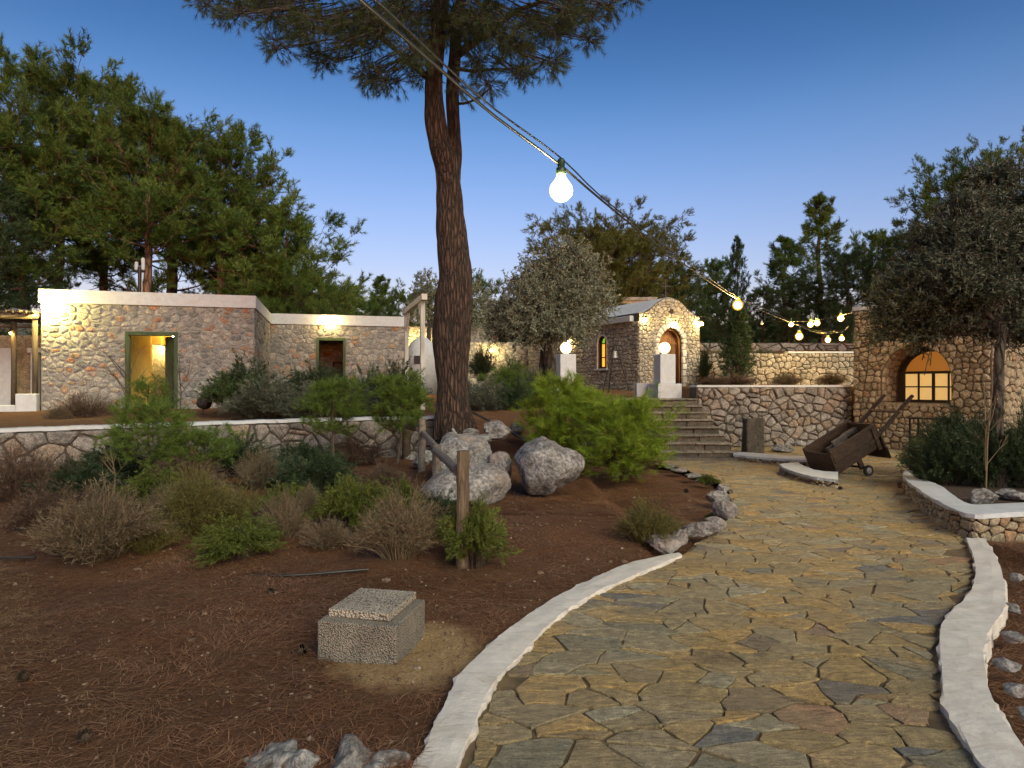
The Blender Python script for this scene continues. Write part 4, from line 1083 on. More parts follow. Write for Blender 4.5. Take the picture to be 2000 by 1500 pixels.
# ------------------------------------------------------------------ far terrace walls and outbuildings
w1, _ = stone_wall('terrace_wall', 'upper pale stone terrace wall seen between the chapel and the right house, lower tier', 'wall', (6.0, 20.6), .0, 7.5, 1.3, .66, .3, MT['stone_chapel'], MT['mortar_dark'], 81, .17, .21, 1.1, .022, .03, group='stepped terrace walls', jit=.35)
w2, wm2 = stone_wall('terrace_wall', 'upper pale stone terrace wall seen between the chapel and the right house, second tier', 'wall', (6.2, 21.3), .0, 7.8, 1.88, .60, .3, MT['stone_chapel'], MT['mortar_dark'], 82, .18, .20, 1.1, .022, .03, group='stepped terrace walls', jit=.35)
move(mbox_map(MB(), wm2, 2.6, 5.4, .605, .66, -.3, .03), w2.location).build('white_coping', MT['whitewash'], w2)
w3, _ = stone_wall('terrace_wall', 'dark loose rubble bank at the top of the terraces below the forest', 'wall', (6.5, 27.6), .0, 12, 2.35, .85, .4, MT['stone_rubble'], MT['mortar_dark'], 83, .2, .38, 1.5, .03, .08, jit=.8)
w4, _ = stone_wall('stone_building', 'floodlit stone building behind the white timber arch', 'building', (-5.6, 31.0), .15, 5.0, 1.2, 3.0, .4, MT['stone_chapel'], MT['mortar_house'], 84, .25, .34, 1.1, .03, .03, jit=.35)
w5, _ = stone_wall('stone_building', 'pinkish stone building beyond the olive tree with one wall lamp', 'building', (-2.4, 29.5), .0, 5.6, 1.2, 2.15, .4, MT['stone_chapel'], MT['mortar_house'], 85, .25, .34, 1.1, .03, .03, jit=.35)
w6, _ = stone_wall('garden_wall', 'low rubble wall with pale top behind the big pine trunk', 'wall', (-1.6, 18.2), .05, 3.4, .9, .50, .3, MT['stone_rubble'], MT['mortar_dark'], 86, .16, .26, 1.2, .025, .04, jit=.5)
move(mbox_map(MB(), _, 0, 3.4, .505, .55, -.3, .03), w6.location).build('white_coping', MT['whitewash'], w6)
wall_lamp('wall_lamp', 'lamp on the stone building behind the white timber arch', P(815, 668, 30.6), MT['lamp_warm'], .12, (0,-1,0), .3)
wall_lamp('wall_lamp', 'lamp on the pinkish building right of the big pine', P(959, 684, 29.0), MT['lamp_warm'], .08, (0,-1,0), .3)
o = thing('bread_oven', 'white domed oven glimpsed between the timber arch and the pine trunk', 'oven', (-3.6, 26.6, 1.1))
MB().lathe([(.62,0),(.62,1.5),(.58,1.75),(.42,2.05),(.2,2.25),(.02,2.3)], (0,0,0), 18).build('dome', MT['whitewash'], o, True)
MB().box((-.2,-.66,1.2),(.2,-.5,1.5)).build('mouth', MT['black'], o)

# white timber arch
root = thing('timber_arch', 'white timber arch with braces standing behind the rosemary, left of the pine', 'arch', (*P(815, 750, 19)[:2], .9))
Lo = np.array(root.location); a1 = P(829, 573, 17.5) - Lo; a0 = P(790, 607, 21.5) - Lo
dirv = (a1 - a0); dirv[2] = 0; dirv /= np.linalg.norm(dirv)
def post(t, nm='post'):
    p = a0*(1-t) + a1*t; b = MB(); M = Matrix.Translation(Vector((p[0], p[1], 0))) @ Matrix.Rotation(math.atan2(dirv[1], dirv[0]), 4, 'Z')
    b.box((-.07,-.06,-.3),(.07,.06,p[2]-.16), M); b.build(nm, MT['white_wood'], root, bevel=.006)
    return p
za = (a0[2] + a1[2]) / 2; a0[2] = a1[2] = za
pA, pB = post(.12), post(.92)
M = Matrix.Translation(Vector(tuple((a0 + a1)/2))) @ Matrix.Rotation(math.atan2(dirv[1], dirv[0]), 4, 'Z'); Lh = np.linalg.norm((a1-a0)[:2])/2
MB().box((-Lh,-.075,-.155),(Lh,.075,.0), M).build('beam', MT['white_wood'], root, bevel=.006)
for p, s in ((pA, 1), (pB, -1)):
    q = p + dirv * .55 * s; MB().tube([(p[0], p[1], za - .75), (q[0], q[1], za - .17)], .045, 4).build('brace', MT['white_wood'], root)

# ------------------------------------------------------------------ concrete access box
def mat_conc(name, lo, hi, sc):
    m, nt, b = M_new(name); p = pos(nt)
    vo = nd(nt, 'ShaderNodeTexVoronoi'); vo.inputs['Scale'].default_value = sc; nt.links.new(p, vo.inputs['Vector'])
    c = ramp(nt, [(0, hi), (.35, hi), (.75, lo)], vo.outputs['Distance'])
    c = mixc(nt, c, ramp(nt, [(.3, (.6,)*3), (.7, (1.15,)*3)], noise(nt, 5, 6, .7, p)), 1.0, 'MULTIPLY')
    c = mixc(nt, c, ramp(nt, [(0, (.7,)*3), (1, (1.25,)*3)], noise(nt, sc*1.6, 3, .7, p)), 1.0, 'MULTIPLY')
    nt.links.new(c, b.inputs['Base Color']); b.inputs['Roughness'].default_value = .95
    bump(nt, b, math_n(nt, 'SUBTRACT', 1.0, vo.outputs['Distance']), 1.0, .012); return m
MT['concrete'] = mat_conc('concrete', (.14,.13,.105), (.30,.275,.225), 110)
MT['concrete_lid'] = mat_conc('concrete_lid', (.16,.14,.11), (.46,.42,.34), 85)
root = thing('access_box', 'square concrete access box with a loose pebbled lid on the pine litter', 'concrete box', (-.80, 3.86, 0), math.atan2(-.094, .449))
MB().box((-.23,-.235,-.06),(.23,.235,.195)).build('box_body', MT['concrete'], root, bevel=.008)
o = MB().box((-.185,-.185,0),(.185,.195,.044)).build('lid', MT['concrete_lid'], root, bevel=.005, loc=(-.005,.012,.202)); o.rotation_euler = (rad(1.2), rad(-.8), rad(-3))

# ------------------------------------------------------------------ timber posts and rails
def rough_log(root, name, p, q, r0, mat, seed, n=12, k=14, sq=0, taper=1.0):
    r = RNG(seed); p = np.array(p, float); q = np.array(q, float)
    t = np.linspace(0, 1, k); C = p[None]*(1-t[:, None]) + q[None]*t[:, None]
    C[1:-1] += r.uniform(-.005, .005, (k-2, 3))
    V, Fc = tube_vf(C, r0 * np.linspace(1, taper, k), n)
    V = V.reshape(k, n, 3); g = r.uniform(-.07, .07, n); 
    for i in range(k): V[i] = C[i] + (V[i] - C[i]) * (1 + g + r.uniform(-.03, .03, n))[:, None]
    V = V.reshape(-1, 3); off = np.array(p)
    me = mesh_np(name, V - off, [Fc, np.array([list(range(n))[::-1]]), np.array([list(range((k-1)*n, k*n))])], [mat], False)
    return link(name, me, root, tuple(off))
for (px, pb_, d, zt, rr, lab, mt, sd_) in ((903, 1105, 5.5, .95, .054, 'front weathered fence post with a bolt hole, nearest the camera', 'post_wood', 1), (852, 985, 8.3, .72, .058, 'shorter dark fence post in the middle of the broken fence', 'log_wood', 2), (823, 929, 10.9, .94, .062, 'fence post standing before the low rubble wall and the boulders', 'log_wood', 3), (793, 892, 13.0, .80, .085, 'thick dark fence post right against the low rubble wall', 'dark_wood', 4)):
    x = (px - 1000) / F * d
    o = rough_log(None, 'fence_post', (x, d, -.06), (x + .01, d, zt), rr, MT[mt], sd_, taper=.95); tag(o, lab, 'post', 'posts of the broken log fence')
o = rough_log(None, 'fence_rail', P(826, 846, 10.85), P(853, 876, 8.35), .045, MT['log_wood'], 6); tag(o, 'round grey rail between the two farther fence posts', 'rail', 'rails of the broken log fence')
o = rough_log(None, 'fence_rail', P(851, 880, 8.15), P(896, 921, 5.62), .045, MT['log_wood'], 7); tag(o, 'round grey rail sloping to the front fence post', 'rail', 'rails of the broken log fence')
o = rough_log(None, 'fence_rail', P(768, 826, 13.2), P(818, 838, 11.0), .05, MT['log_wood'], 8); tag(o, 'farthest fence rail, behind the sapling', 'rail', 'rails of the broken log fence')

# ------------------------------------------------------------------ boulders and rocks
def ico(sub=3):
    t = (1 + 5 ** .5) / 2
    V = [(-1,t,0),(1,t,0),(-1,-t,0),(1,-t,0),(0,-1,t),(0,1,t),(0,-1,-t),(0,1,-t),(t,0,-1),(t,0,1),(-t,0,-1),(-t,0,1)]
    Fc = [(0,11,5),(0,5,1),(0,1,7),(0,7,10),(0,10,11),(1,5,9),(5,11,4),(11,10,2),(10,7,6),(7,1,8),(3,9,4),(3,4,2),(3,2,6),(3,6,8),(3,8,9),(4,9,5),(2,4,11),(6,2,10),(8,6,7),(9,8,1)]
    V = [np.array(v) / np.linalg.norm(v) for v in V]
    for _ in range(sub):
        cache = {}; nf = []
        def mid(a, b):
            k = (min(a, b), max(a, b))
            if k not in cache: m = V[a] + V[b]; V.append(m / np.linalg.norm(m)); cache[k] = len(V) - 1
            return cache[k]
        for a, b, c in Fc:
            x, y, z = mid(a, b), mid(b, c), mid(c, a); nf += [(a,x,z),(b,y,x),(c,z,y),(x,y,z)]
        Fc = nf
    return np.array(V), np.array(Fc)
ICO = {s: ico(s) for s in (1, 2, 3, 4)}
from mathutils import noise as mn
def rock_mesh(seed, dims, sub=4, cuts=9, rough=.10, fold=0.0):
    r = RNG(seed); V, Fc = ICO[sub]; V = V.copy()
    for _ in range(cuts):                       # flatten facets
        n = r.normal(size=3); n /= np.linalg.norm(n); c = r.uniform(.55, .85)
        d = V @ n; m = d > c; V[m] -= np.outer(d[m] - c, n) * .9
    out = []
    for v in V:
        p = Vector(v) * 1.6 + Vector((seed * 3.1, 0, 0))
        f = 1 + rough * mn.fractal(p, .9, 2.1, 5) * 1.6
        if fold: f += fold * abs(math.sin(v[0]*3 + v[2]*5 + 2.2*mn.noise(p)))
        out.append(v * f)
    return mesh_np('rock', np.array(out) * np.array(dims), [Fc], [MT['stone_boulder']], sub >= 4)
def rock(px, pyb, d, w, h, dep, seed, label, name='boulder', cat='boulder', group=None, rz=0, sub=4, sink=.25, z=None, **k):
    x = (px - 1000) / F * d
    zb = EYE - (pyb - 750) / F * d if z is None else z
    me = rock_mesh(seed, (w/2, dep/2, h/2), sub, **k)
    o = link(name, me, None, (x, d + 0, zb + h/2 * (1 - sink)), rz); return tag(o, label, cat, group)
def poly_rock(name, label, cat, outline, d, thick, seed, group=None, rough=.05):
    """rock whose front outline is given in px at depth d, with full volume behind"""
    pts = np.array([P(a, b, d) for a, b in outline]); c = pts.mean(0)
    ang = np.arctan2(pts[:, 2] - c[2], pts[:, 0] - c[0]); rad_ = np.hypot(pts[:, 0] - c[0], pts[:, 2] - c[2])
    o_ = np.argsort(ang); ang, rad_ = ang[o_], rad_[o_]
    V, Fc = ICO[4]; r = RNG(seed); out = []
    V = V.copy()
    for _ in range(10):
        n = r.normal(size=3); n[1] = -abs(n[1]) if r.rand() < .6 else n[1]; n /= np.linalg.norm(n); cth = r.uniform(.72, .9)
        dd_ = V @ n; m = dd_ > cth; V[m] -= np.outer(dd_[m] - cth, n) * .8
    for v in V:
        a = math.atan2(v[2], v[0]); R = np.interp(a, np.r_[ang[-1] - 2*math.pi, ang, ang[0] + 2*math.pi], np.r_[rad_[-1], rad_, rad_[0]])
        p = Vector(v) * 2.0 + Vector((seed * 2.3, 1, 0)); f = 1 + rough * mn.fractal(p, .9, 2.1, 6) * 1.5
        q_ = math.hypot(v[0], v[2])
        out.append((v[0] * R * f, v[1] * thick/2 * f, v[2] * R * f))
    me = mesh_np(name, np.array(out), [Fc], [MT['stone_boulder']], True)
    o = link(name, me, None, (c[0], d + thick * .35, c[2])); return tag(o, label, cat, group)
poly_rock('boulder', 'largest pale boulder, tilted and wedge shaped, in front of the bright young pine', 'boulder', [(1012,868),(1045,856),(1075,864),(1105,880),(1140,895),(1152,915),(1146,940),(1120,960),(1090,968),(1066,984),(1030,974),(1008,945),(1001,910)], 8.5, .95, 3)
poly_rock('boulder', 'low broad boulder lying behind the front fence post', 'boulder', [(815,962),(835,940),(880,925),(930,908),(975,914),(996,942),(990,968),(965,995),(930,1002),(880,998),(840,985),(818,975)], 7.9, .9, 4)
poly_rock('boulder', 'rugged upper boulder with folded surface at the foot of the big pine', 'boulder', [(832,920),(845,885),(862,855),(890,846),(925,856),(955,878),(968,905),(962,940),(930,950),(870,955),(838,945)], 9.6, 1.1, 5, rough=.09)
poly_rock('boulder', 'darker narrow boulder wedged between the rugged one and the largest one', 'boulder', [(955,888),(975,880),(996,900),(1002,925),(985,945),(962,945),(952,915)], 9.1, .6, 6)
for i, (px, py, d, w, h, lab) in enumerate(((970,845,11.3,.55,.32,'pinkish stone on the slope right of the pine roots'), (942,862,11.0,.35,.25,'pale split stone just above the rugged boulder'), (1012,838,11.8,.30,.24,'round pale stone beside the black hose'), (920,842,11.8,.30,.14,'flat reddish stone at the foot of the pine'), (800,893,13.0,.28,.16,'white stone at the base of the low rubble wall'), (775,900,12.8,.22,.13,'smaller stone at the foot of the low rubble wall'), (830,905,11.6,.45,.35,'grey stone half behind the farther fence post'))):
    rock(px, py + 8, d, w, h, w*.9, 20 + i, lab, 'rock', 'rock', 'loose stones round the pine', sub=3, rz=i)
for i, (px, py, w, h, lab) in enumerate(((1302,1080,.38,.20,'pale angular rock where the white kerb begins'), (1328,1066,.22,.17,'squarish rock beside the pale angular one at the kerb'), (1368,1050,.40,.20,'brownish lumpy rock edging the path'), (1398,1036,.26,.19,'rounded edging rock at the bend of the path'), (1416,1012,.30,.26,'tall folded edging rock at the bend of the path'), (1402,985,.30,.20,'edging rock beyond the bend, beside the grass tuft'), (1410,968,.24,.20,'small pointed edging rock beyond the bend'), (1375,945,.34,.10,'low edging stone near the grass tufts'), (1352,934,.36,.09,'low flat edging stone leading to the steps'), (1326,922,.36,.09,'low pale edging stone before the steps'), (1305,914,.3,.10,'last low edging stone at the foot of the steps'))):
    d = G(px, py)[1]; rock(px, py, d + .08, w, h, w*.8, 40 + i, lab, 'edging_rock', 'rock', 'rocks edging the path', sub=3, rz=i*1.3, sink=.2)
rock(540, 1500, 2.66, .28, .13, .22, 60, 'rough rock at the bottom edge, the left one of two', 'rock', 'rock', 'rocks at the bottom edge', sub=4, z=-.055, rough=.16)
rock(585, 1510, 2.58, .14, .10, .16, 64, 'small rock against the right end of the bottom left rock', 'rock', 'rock', 'rocks at the bottom edge', sub=3, z=-.02, rough=.16)
rock(690, 1500, 2.62, .22, .17, .24, 61, 'pointed rock at the bottom edge beside the white kerb', 'rock', 'rock', 'rocks at the bottom edge', sub=4, z=-.055, rough=.16)
rock(752, 1510, 2.60, .22, .12, .22, 62, 'flat rock touching the pointed one at the bottom edge', 'rock', 'rock', 'rocks at the bottom edge', sub=4, z=-.055, rough=.16)
rock(1916, 984, 7.5, .34, .20, .3, 63, 'round rock behind the white coping of the right planter', 'rock', 'rock', 'rocks in the right planter', sub=3)
rock(1962, 976, 7.8, .30, .16, .26, 65, 'dark rock in the right planter, between two others', 'rock', 'rock', 'rocks in the right planter', sub=3)
rock(1990, 980, 7.6, .26, .15, .26, 66, 'pale rock at the right edge inside the planter', 'rock', 'rock', 'rocks in the right planter', sub=3)
for i, (px, py) in enumerate(((1952,1192),(1948,1245),(1940,1300),(1962,1350),(1985,1400),(1960,1130))):
    d = G(px + 14, py)[1]; rock(px + 26, py + 12, d, .12, .07, .14, 70 + i, ['flat stone set along the outer side of the right kerb bend','stone beside the widest part of the right kerb','thin stone along the outer right kerb, below the bend','brownish stone lower down the outer right kerb','lowest stone beside the outer right kerb','topmost stone beside the outer right kerb'][i], 'rock', 'rock', 'stones along the outer right kerb', sub=2, z=-.02)

# ------------------------------------------------------------------ wooden cart
cart = thing('wooden_cart', 'dark wooden two wheeled cart tipped forward, its long shafts pointing up', 'cart', (5.86, 11.08, 0))
lx = np.array([.95, .312, 0]); ly = np.array([-.312, .95, 0])
ct = rad(26); X_ = lx * math.cos(ct) + np.array([0,0,math.sin(ct)]); Z_ = -lx * math.sin(ct) + np.array([0,0,math.cos(ct)])
FB = P(1640, 926, 10.75); FB[2] = .035                     # near front bottom corner of the box
def cmap(V): V = np.asarray(V, float); return FB + V[:, :1]*X_ + V[:, 1:2]*ly + V[:, 2:3]*Z_
def cpart(name, a, c, mt='cart_wood', parent=None, bevel=.004):
    b = MB().box(a, c); b.V = [tuple(v) for v in cmap(b.V)]
    return move(b, cart.location).build(name, MT[mt], parent or cart, bevel=bevel)
LB, WB, HB = .98, .60, .40
for y_, nm in ((0, 'near'), (WB - .03, 'far')):
    cpart('side_plank', (0, y_, .02), (LB, y_ + .03, .195)); cpart('side_plank', (.01, y_ + .002, .20), (LB + .01, y_ + .028, HB))
    cpart('top_rail', (-.02, y_ - .012, HB - .02), (LB + .03, y_ + .042, HB + .022))
    cpart('corner_batten', (LB - .10, y_ - (.03 if y_ == 0 else -.031), -.02), (LB - .03, y_ - .001 if y_ == 0 else y_ + .06, HB - .021))
cpart('front_board', (-.028, .0, .0), (-.001, WB, .20)); cpart('front_board', (-.028, .0, .204), (-.001, WB, HB - .02))
cpart('back_board', (LB + .012, -.06, -.22), (LB + .045, WB + .06, -.02)); cpart('back_board', (LB + .012, -.04, -.015), (LB + .04, WB + .04, .19)); cpart('back_board', (LB + .012, 0, .195), (LB + .04, WB, HB))
for i in range(4): cpart('floor_board', (0, .031 + i*.136, 0), (LB, .031 + i*.136 + .13, .022))
cpart('axle', (.49, -.06, -.155), (.52, WB + .06, -.125), 'iron')
for y_ in (.04, WB - .08): cpart('axle_bracket', (.46, y_, -.165), (.55, y_ + .04, -.001))
for i, (a, c, e) in enumerate(((.2,.2,.3),(.4,.35,.34),(.55,.15,.30),(.3,.42,.27),(.7,.4,.32))):
    b = MB().box((a, c, e - .07), (a + .30, c + .06, e + .01), jit=.012, rng=RNG(i)); b.V = [tuple(v) for v in cmap(b.V)]
    o = move(b, cart.location).build('log_piece', MT['log_wood']); o.location = cart.location
    tag(o, ['split log piece in the cart nearest its front board','split log piece across the middle of the cart','small split log piece against the near side of the cart','split log piece by the far side of the cart','split log piece at the high end of the cart'][i], 'firewood', 'firewood in the cart')
for y_ in (.02, WB - .02):
    s0 = cmap([(LB + .03, y_, .20)])[0]; hd = lx * math.cos(rad(41)) + np.array([0,0,math.sin(rad(41))])
    o = rough_log(cart, 'shaft', s0 - hd * .25 - cart.location, s0 + hd * .98 - cart.location, .037, MT['dark_wood'], 9, taper=.8)
s0 = cmap([(LB + .03, -.03, .20)])[0] + hd * .58; s1 = s0 + ly * (WB + .06)
MB().tube([tuple(s0 - cart.location), tuple(s1 - cart.location)], .028, 4).build('crossbar', MT['post_wood'], cart)
for y_ in (-.07, WB + .07):
    w = cmap([(.505, y_, -.14)])[0]; w[2] = .092; w = w - np.array(cart.location)
    o = link('wheel', mesh_py('wheel', *(lambda b: (b.V, b.Fc))(MB().lathe([(.02,-.022),(.065,-.018),(.088,-.022),(.092,-.008),(.092,.008),(.088,.022),(.065,.018),(.02,.022)], (0,0,0), 20, 'y')), MT['black'], False), cart, tuple(w), math.atan2(lx[1], lx[0]))
    b = MB().lathe([(.02,-.03),(.045,-.026),(.05,-.024),(.05,.024),(.045,.026),(.02,.03)], (0,0,0), 12, 'y'); b.build('hub', MT['steel'], o)

# rough upright block before the wall, garden seat and table
o = MB().box((-.20,-.16,0),(.20,.16,.76), jit=.03, rng=RNG(8)).build('upright_stone', MT['stone_step'], None, loc=tuple(G(1470, 886)), bevel=.035, seg=3)
tag(o, 'upright rough brown block standing before the tall retaining wall', 'stone block')
for i, (px, py, w, h, lab) in enumerate(((1530,884,.5,.22,'dark flat stone lying right of the upright block'), (1560,872,.4,.18,'mossy stone at the foot of the tall retaining wall'), (1500,868,.35,.2,'small stone leaning behind the upright block'), (1610,876,.45,.2,'broad stone behind the cart at the wall foot'))):
    rock(px, py, G(px, py)[1], w, h, w*.6, 90 + i, lab, 'rock', 'rock', 'stones at the foot of the tall wall', sub=3)
root = thing('garden_chair', 'slatted grey metal garden chair against the right stone house', 'chair', (8.55, 12.3, 0), rad(-50))
for i in range(9): MB().box((-.26,-.012,.46+i*.045),(.26,.012,.482+i*.045)).build('back_slat', MT['steel'], root)
for i in range(7): MB().box((-.25,-.45+i*.062,.42),(.25,-.42+i*.062,.44)).build('seat_slat', MT['steel'], root)
for x_ in (-.26, .25):
    MB().box((x_,-.01,0),(x_+.02,.02,.90)).build('leg', MT['steel'], root); MB().box((x_,-.45,0),(x_+.02,-.42,.42)).build('leg', MT['steel'], root)
    MB().box((x_,-.45,.60),(x_+.02,0,.62)).build('armrest', MT['steel'], root)
root = thing('garden_table', 'small dark metal table left of the slatted chair', 'table', (8.0, 12.75, 0), rad(-50))
MB().box((-.32,-.25,.83),(.32,.25,.86)).build('table_top', MT['iron'], root)
for x_ in (-.3, .27):
    for y_ in (-.23, .2): MB().box((x_, y_, 0),(x_+.03, y_+.03, .828)).build('leg', MT['iron'], root)

# ------------------------------------------------------------------ string lights
def cable(name, label, pts, r_, sag=(), twist=0):
    pts = resample(np.array(pts), 90); t = np.linspace(0, 1, 90)
    c = pts.mean(0)
    if twist:
        a = t * 60; pts = pts + np.c_[np.cos(a)*twist*.3, np.zeros(90), np.sin(a)*twist]
    o = tag(link(name, tubes_mesh(name, [(pts - c, r_, 6)], MT['cable'])), label, 'cable'); o.location = c; return o
def CP(px, py, d): return P(px, py, d)
main_pts = [CP(560, -120, 1.15), CP(704, 0, 1.55), CP(840, 118, 1.95), CP(960, 222, 2.38), CP(1094, 322, 2.9), CP(1180, 395, 3.45), CP(1290, 483, 4.5), CP(1400, 560, 6.2), CP(1441, 584, 7.0), CP(1500, 612, 8.2), CP(1561, 636, 9.7), CP(1600, 650, 11.6), CP(1645, 648, 14.2), CP(1657, 638, 15.85)]
cable('light_cable', 'main black light cable sagging from overhead to the corner of the right house', main_pts, .0055)
s_pts = [p + np.array([.0, 0, .014 + .02*abs(math.sin(i*1.9))]) for i, p in enumerate(main_pts)]
cable('light_cable', 'thinner second strand running just above the main light cable', s_pts, .0035)
def string_bulb(px, py_c, d, rb_, label, group='bulbs of the main light string', mat='bulb_small', drop=None):
    p = P(px, py_c, d); root = thing('light_bulb', label, 'light bulb', p, group=group)
    bulb_mesh(root, (0,0,0), rb_, MT[mat] if isinstance(mat, str) else mat)
    h = rb_*1.35
    MB().lathe([(rb_*.40, h), (rb_*.42, h + rb_*.5), (rb_*.30, h + rb_*.55), (rb_*.33, h + rb_*1.15), (rb_*.22, h + rb_*1.3)], (0,0,0), 12).build('socket', MT['socket'], root, True)
string_bulb(1096, 372, 2.9, .052, 'largest and nearest glowing bulb, hanging against the open sky', mat='bulb')
string_bulb(1441, 596, 7.0, .055, 'second nearest bulb of the main string, before the young conifer')
string_bulb(1561, 657, 9.7, .058, 'third bulb of the main string, before the rubble bank')
string_bulb(1617, 664, 12.4, .055, 'fourth bulb of the main string, just left of the last one')
string_bulb(1644, 661, 14.3, .06, 'last bulb of the main string, beside the corner of the right house')
far_pts = [P(1368, 618, 23.0), P(1432, 626, 22), P(1488, 627, 21), P(1545, 628, 20), P(1590, 626, 19), P(1642, 616, 18), P(1690, 604, 17), P(1730, 596, 16.2)]
cable('light_cable', 'thin far light cable from the chapel corner to the right house', far_pts, .008)
for i, (px, py, d, rb_, lab) in enumerate(((1431,631,22,.045,'small bulb at the chapel end of the far cable'), (1442,629,21.9,.055,'brighter small bulb beside the young conifer top'), (1545,634,20,.075,'bulb of the far cable above the third main bulb'), (1583,634,19.2,.09,'left of the pair of bright bulbs on the far cable'), (1596,631,19,.09,'right of the pair of bright bulbs on the far cable'), (1642,622,18,.09,'bulb of the far cable just before the right house'), (1685,612,17,.085,'far bulb shining between the olive leaves above the right house'), (1727,600,16.4,.06,'last far bulb hidden deepest among the olive leaves'))):
    string_bulb(px, py, d, rb_, lab, 'bulbs of the far light string')
string_bulb(1488, 632, 21, .05, 'unlit white bulb of the far cable', 'bulbs of the far light string', 'whitewash')

# hoses and small things on the ground
def ghose(px, label, r_=.012, name='hose', mat='cable', lift=.0):
    pts = []
    for a, b_, zz in px: pts.append(G(a, b_, zz) + np.array([0,0,lift]))
    pts = resample(np.array(pts), 60); c = pts.mean(0)
    o = tag(link(name, tubes_mesh(name, [(pts - c, r_, 7)], MT[mat])), label, 'hose'); o.location = c
ghose([(480,1122,.02),(540,1124,.03),(600,1122,.03),(660,1117,.035),(720,1112,.03)], 'black irrigation hose lying on the litter in front of the dry shrubs', .011)
ghose([(-60,1090,.02),(10,1090,.03),(70,1088,.03)], 'short black hose at the far left edge of the litter', .012)
def P3(L): return [P(*a) for a in L]
def hose3(L, label, r_, mat, name='hose'):
    pts = resample(np.array(P3(L)), 60); c = pts.mean(0)
    o = tag(link(name, tubes_mesh(name, [(pts - c, r_, 7)], MT[mat])), label, 'hose'); o.location = c
hose3([(924,806,12.4),(955,822,12.0),(985,838,11.6),(1008,850,11.2),(1028,862,10.7)], 'black hose running down the slope from the big pine', .022, 'cable')
hose3([(856,811,13.3),(868,813,13.2),(876,822,12.9),(886,842,12.4),(892,850,12.1)], 'pale grey pipe bending over the end of the rubble wall', .030, 'grey_pipe', 'drain_pipe')
root = thing('garden_spotlight', 'black garden spotlight on the terrace beside the rosemary', 'spotlight', P(397, 802, 15.5))
MB().lathe([(.06,-.12),(.13,-.08),(.16,.10),(.15,.13)], (0,0,.18), 14, 'y').build('housing', MT['black'], root); MB().tube([(0,0,-.1),(0,0,.12)], .02, 6).build('stake', MT['iron'], root)

# ------------------------------------------------------------------ plants
def unit(v): return v / (np.linalg.norm(v, axis=-1, keepdims=True) + 1e-9)
def perp(D, rng):
    R = rng.normal(size=D.shape); return unit(np.cross(D, R))
def needles_vf(base, D, length, width, rng, diamond=False):
    S = perp(D, rng); n = len(base); length = np.broadcast_to(length, n)[:, None]; width = np.broadcast_to(width, n)[:, None]
    if diamond:
        V = np.stack([base, base + D*length*.45 + S*width*.5, base + D*length, base + D*length*.45 - S*width*.5], 1)
        return V.reshape(-1, 3), np.arange(4*n).reshape(n, 4)
    V = np.stack([base - S*width*.5, base + S*width*.5, base + D*length], 1)
    return V.reshape(-1, 3), np.arange(3*n).reshape(n, 3)
def leaf_mesh(name, V, Fc, mat): return mesh_np(name, V, [Fc], [mat])
def bez(p0, p1, p2, k):
    t = np.linspace(0, 1, k)[:, None]; return (1-t)**2*p0 + 2*t*(1-t)*p1 + t*t*p2
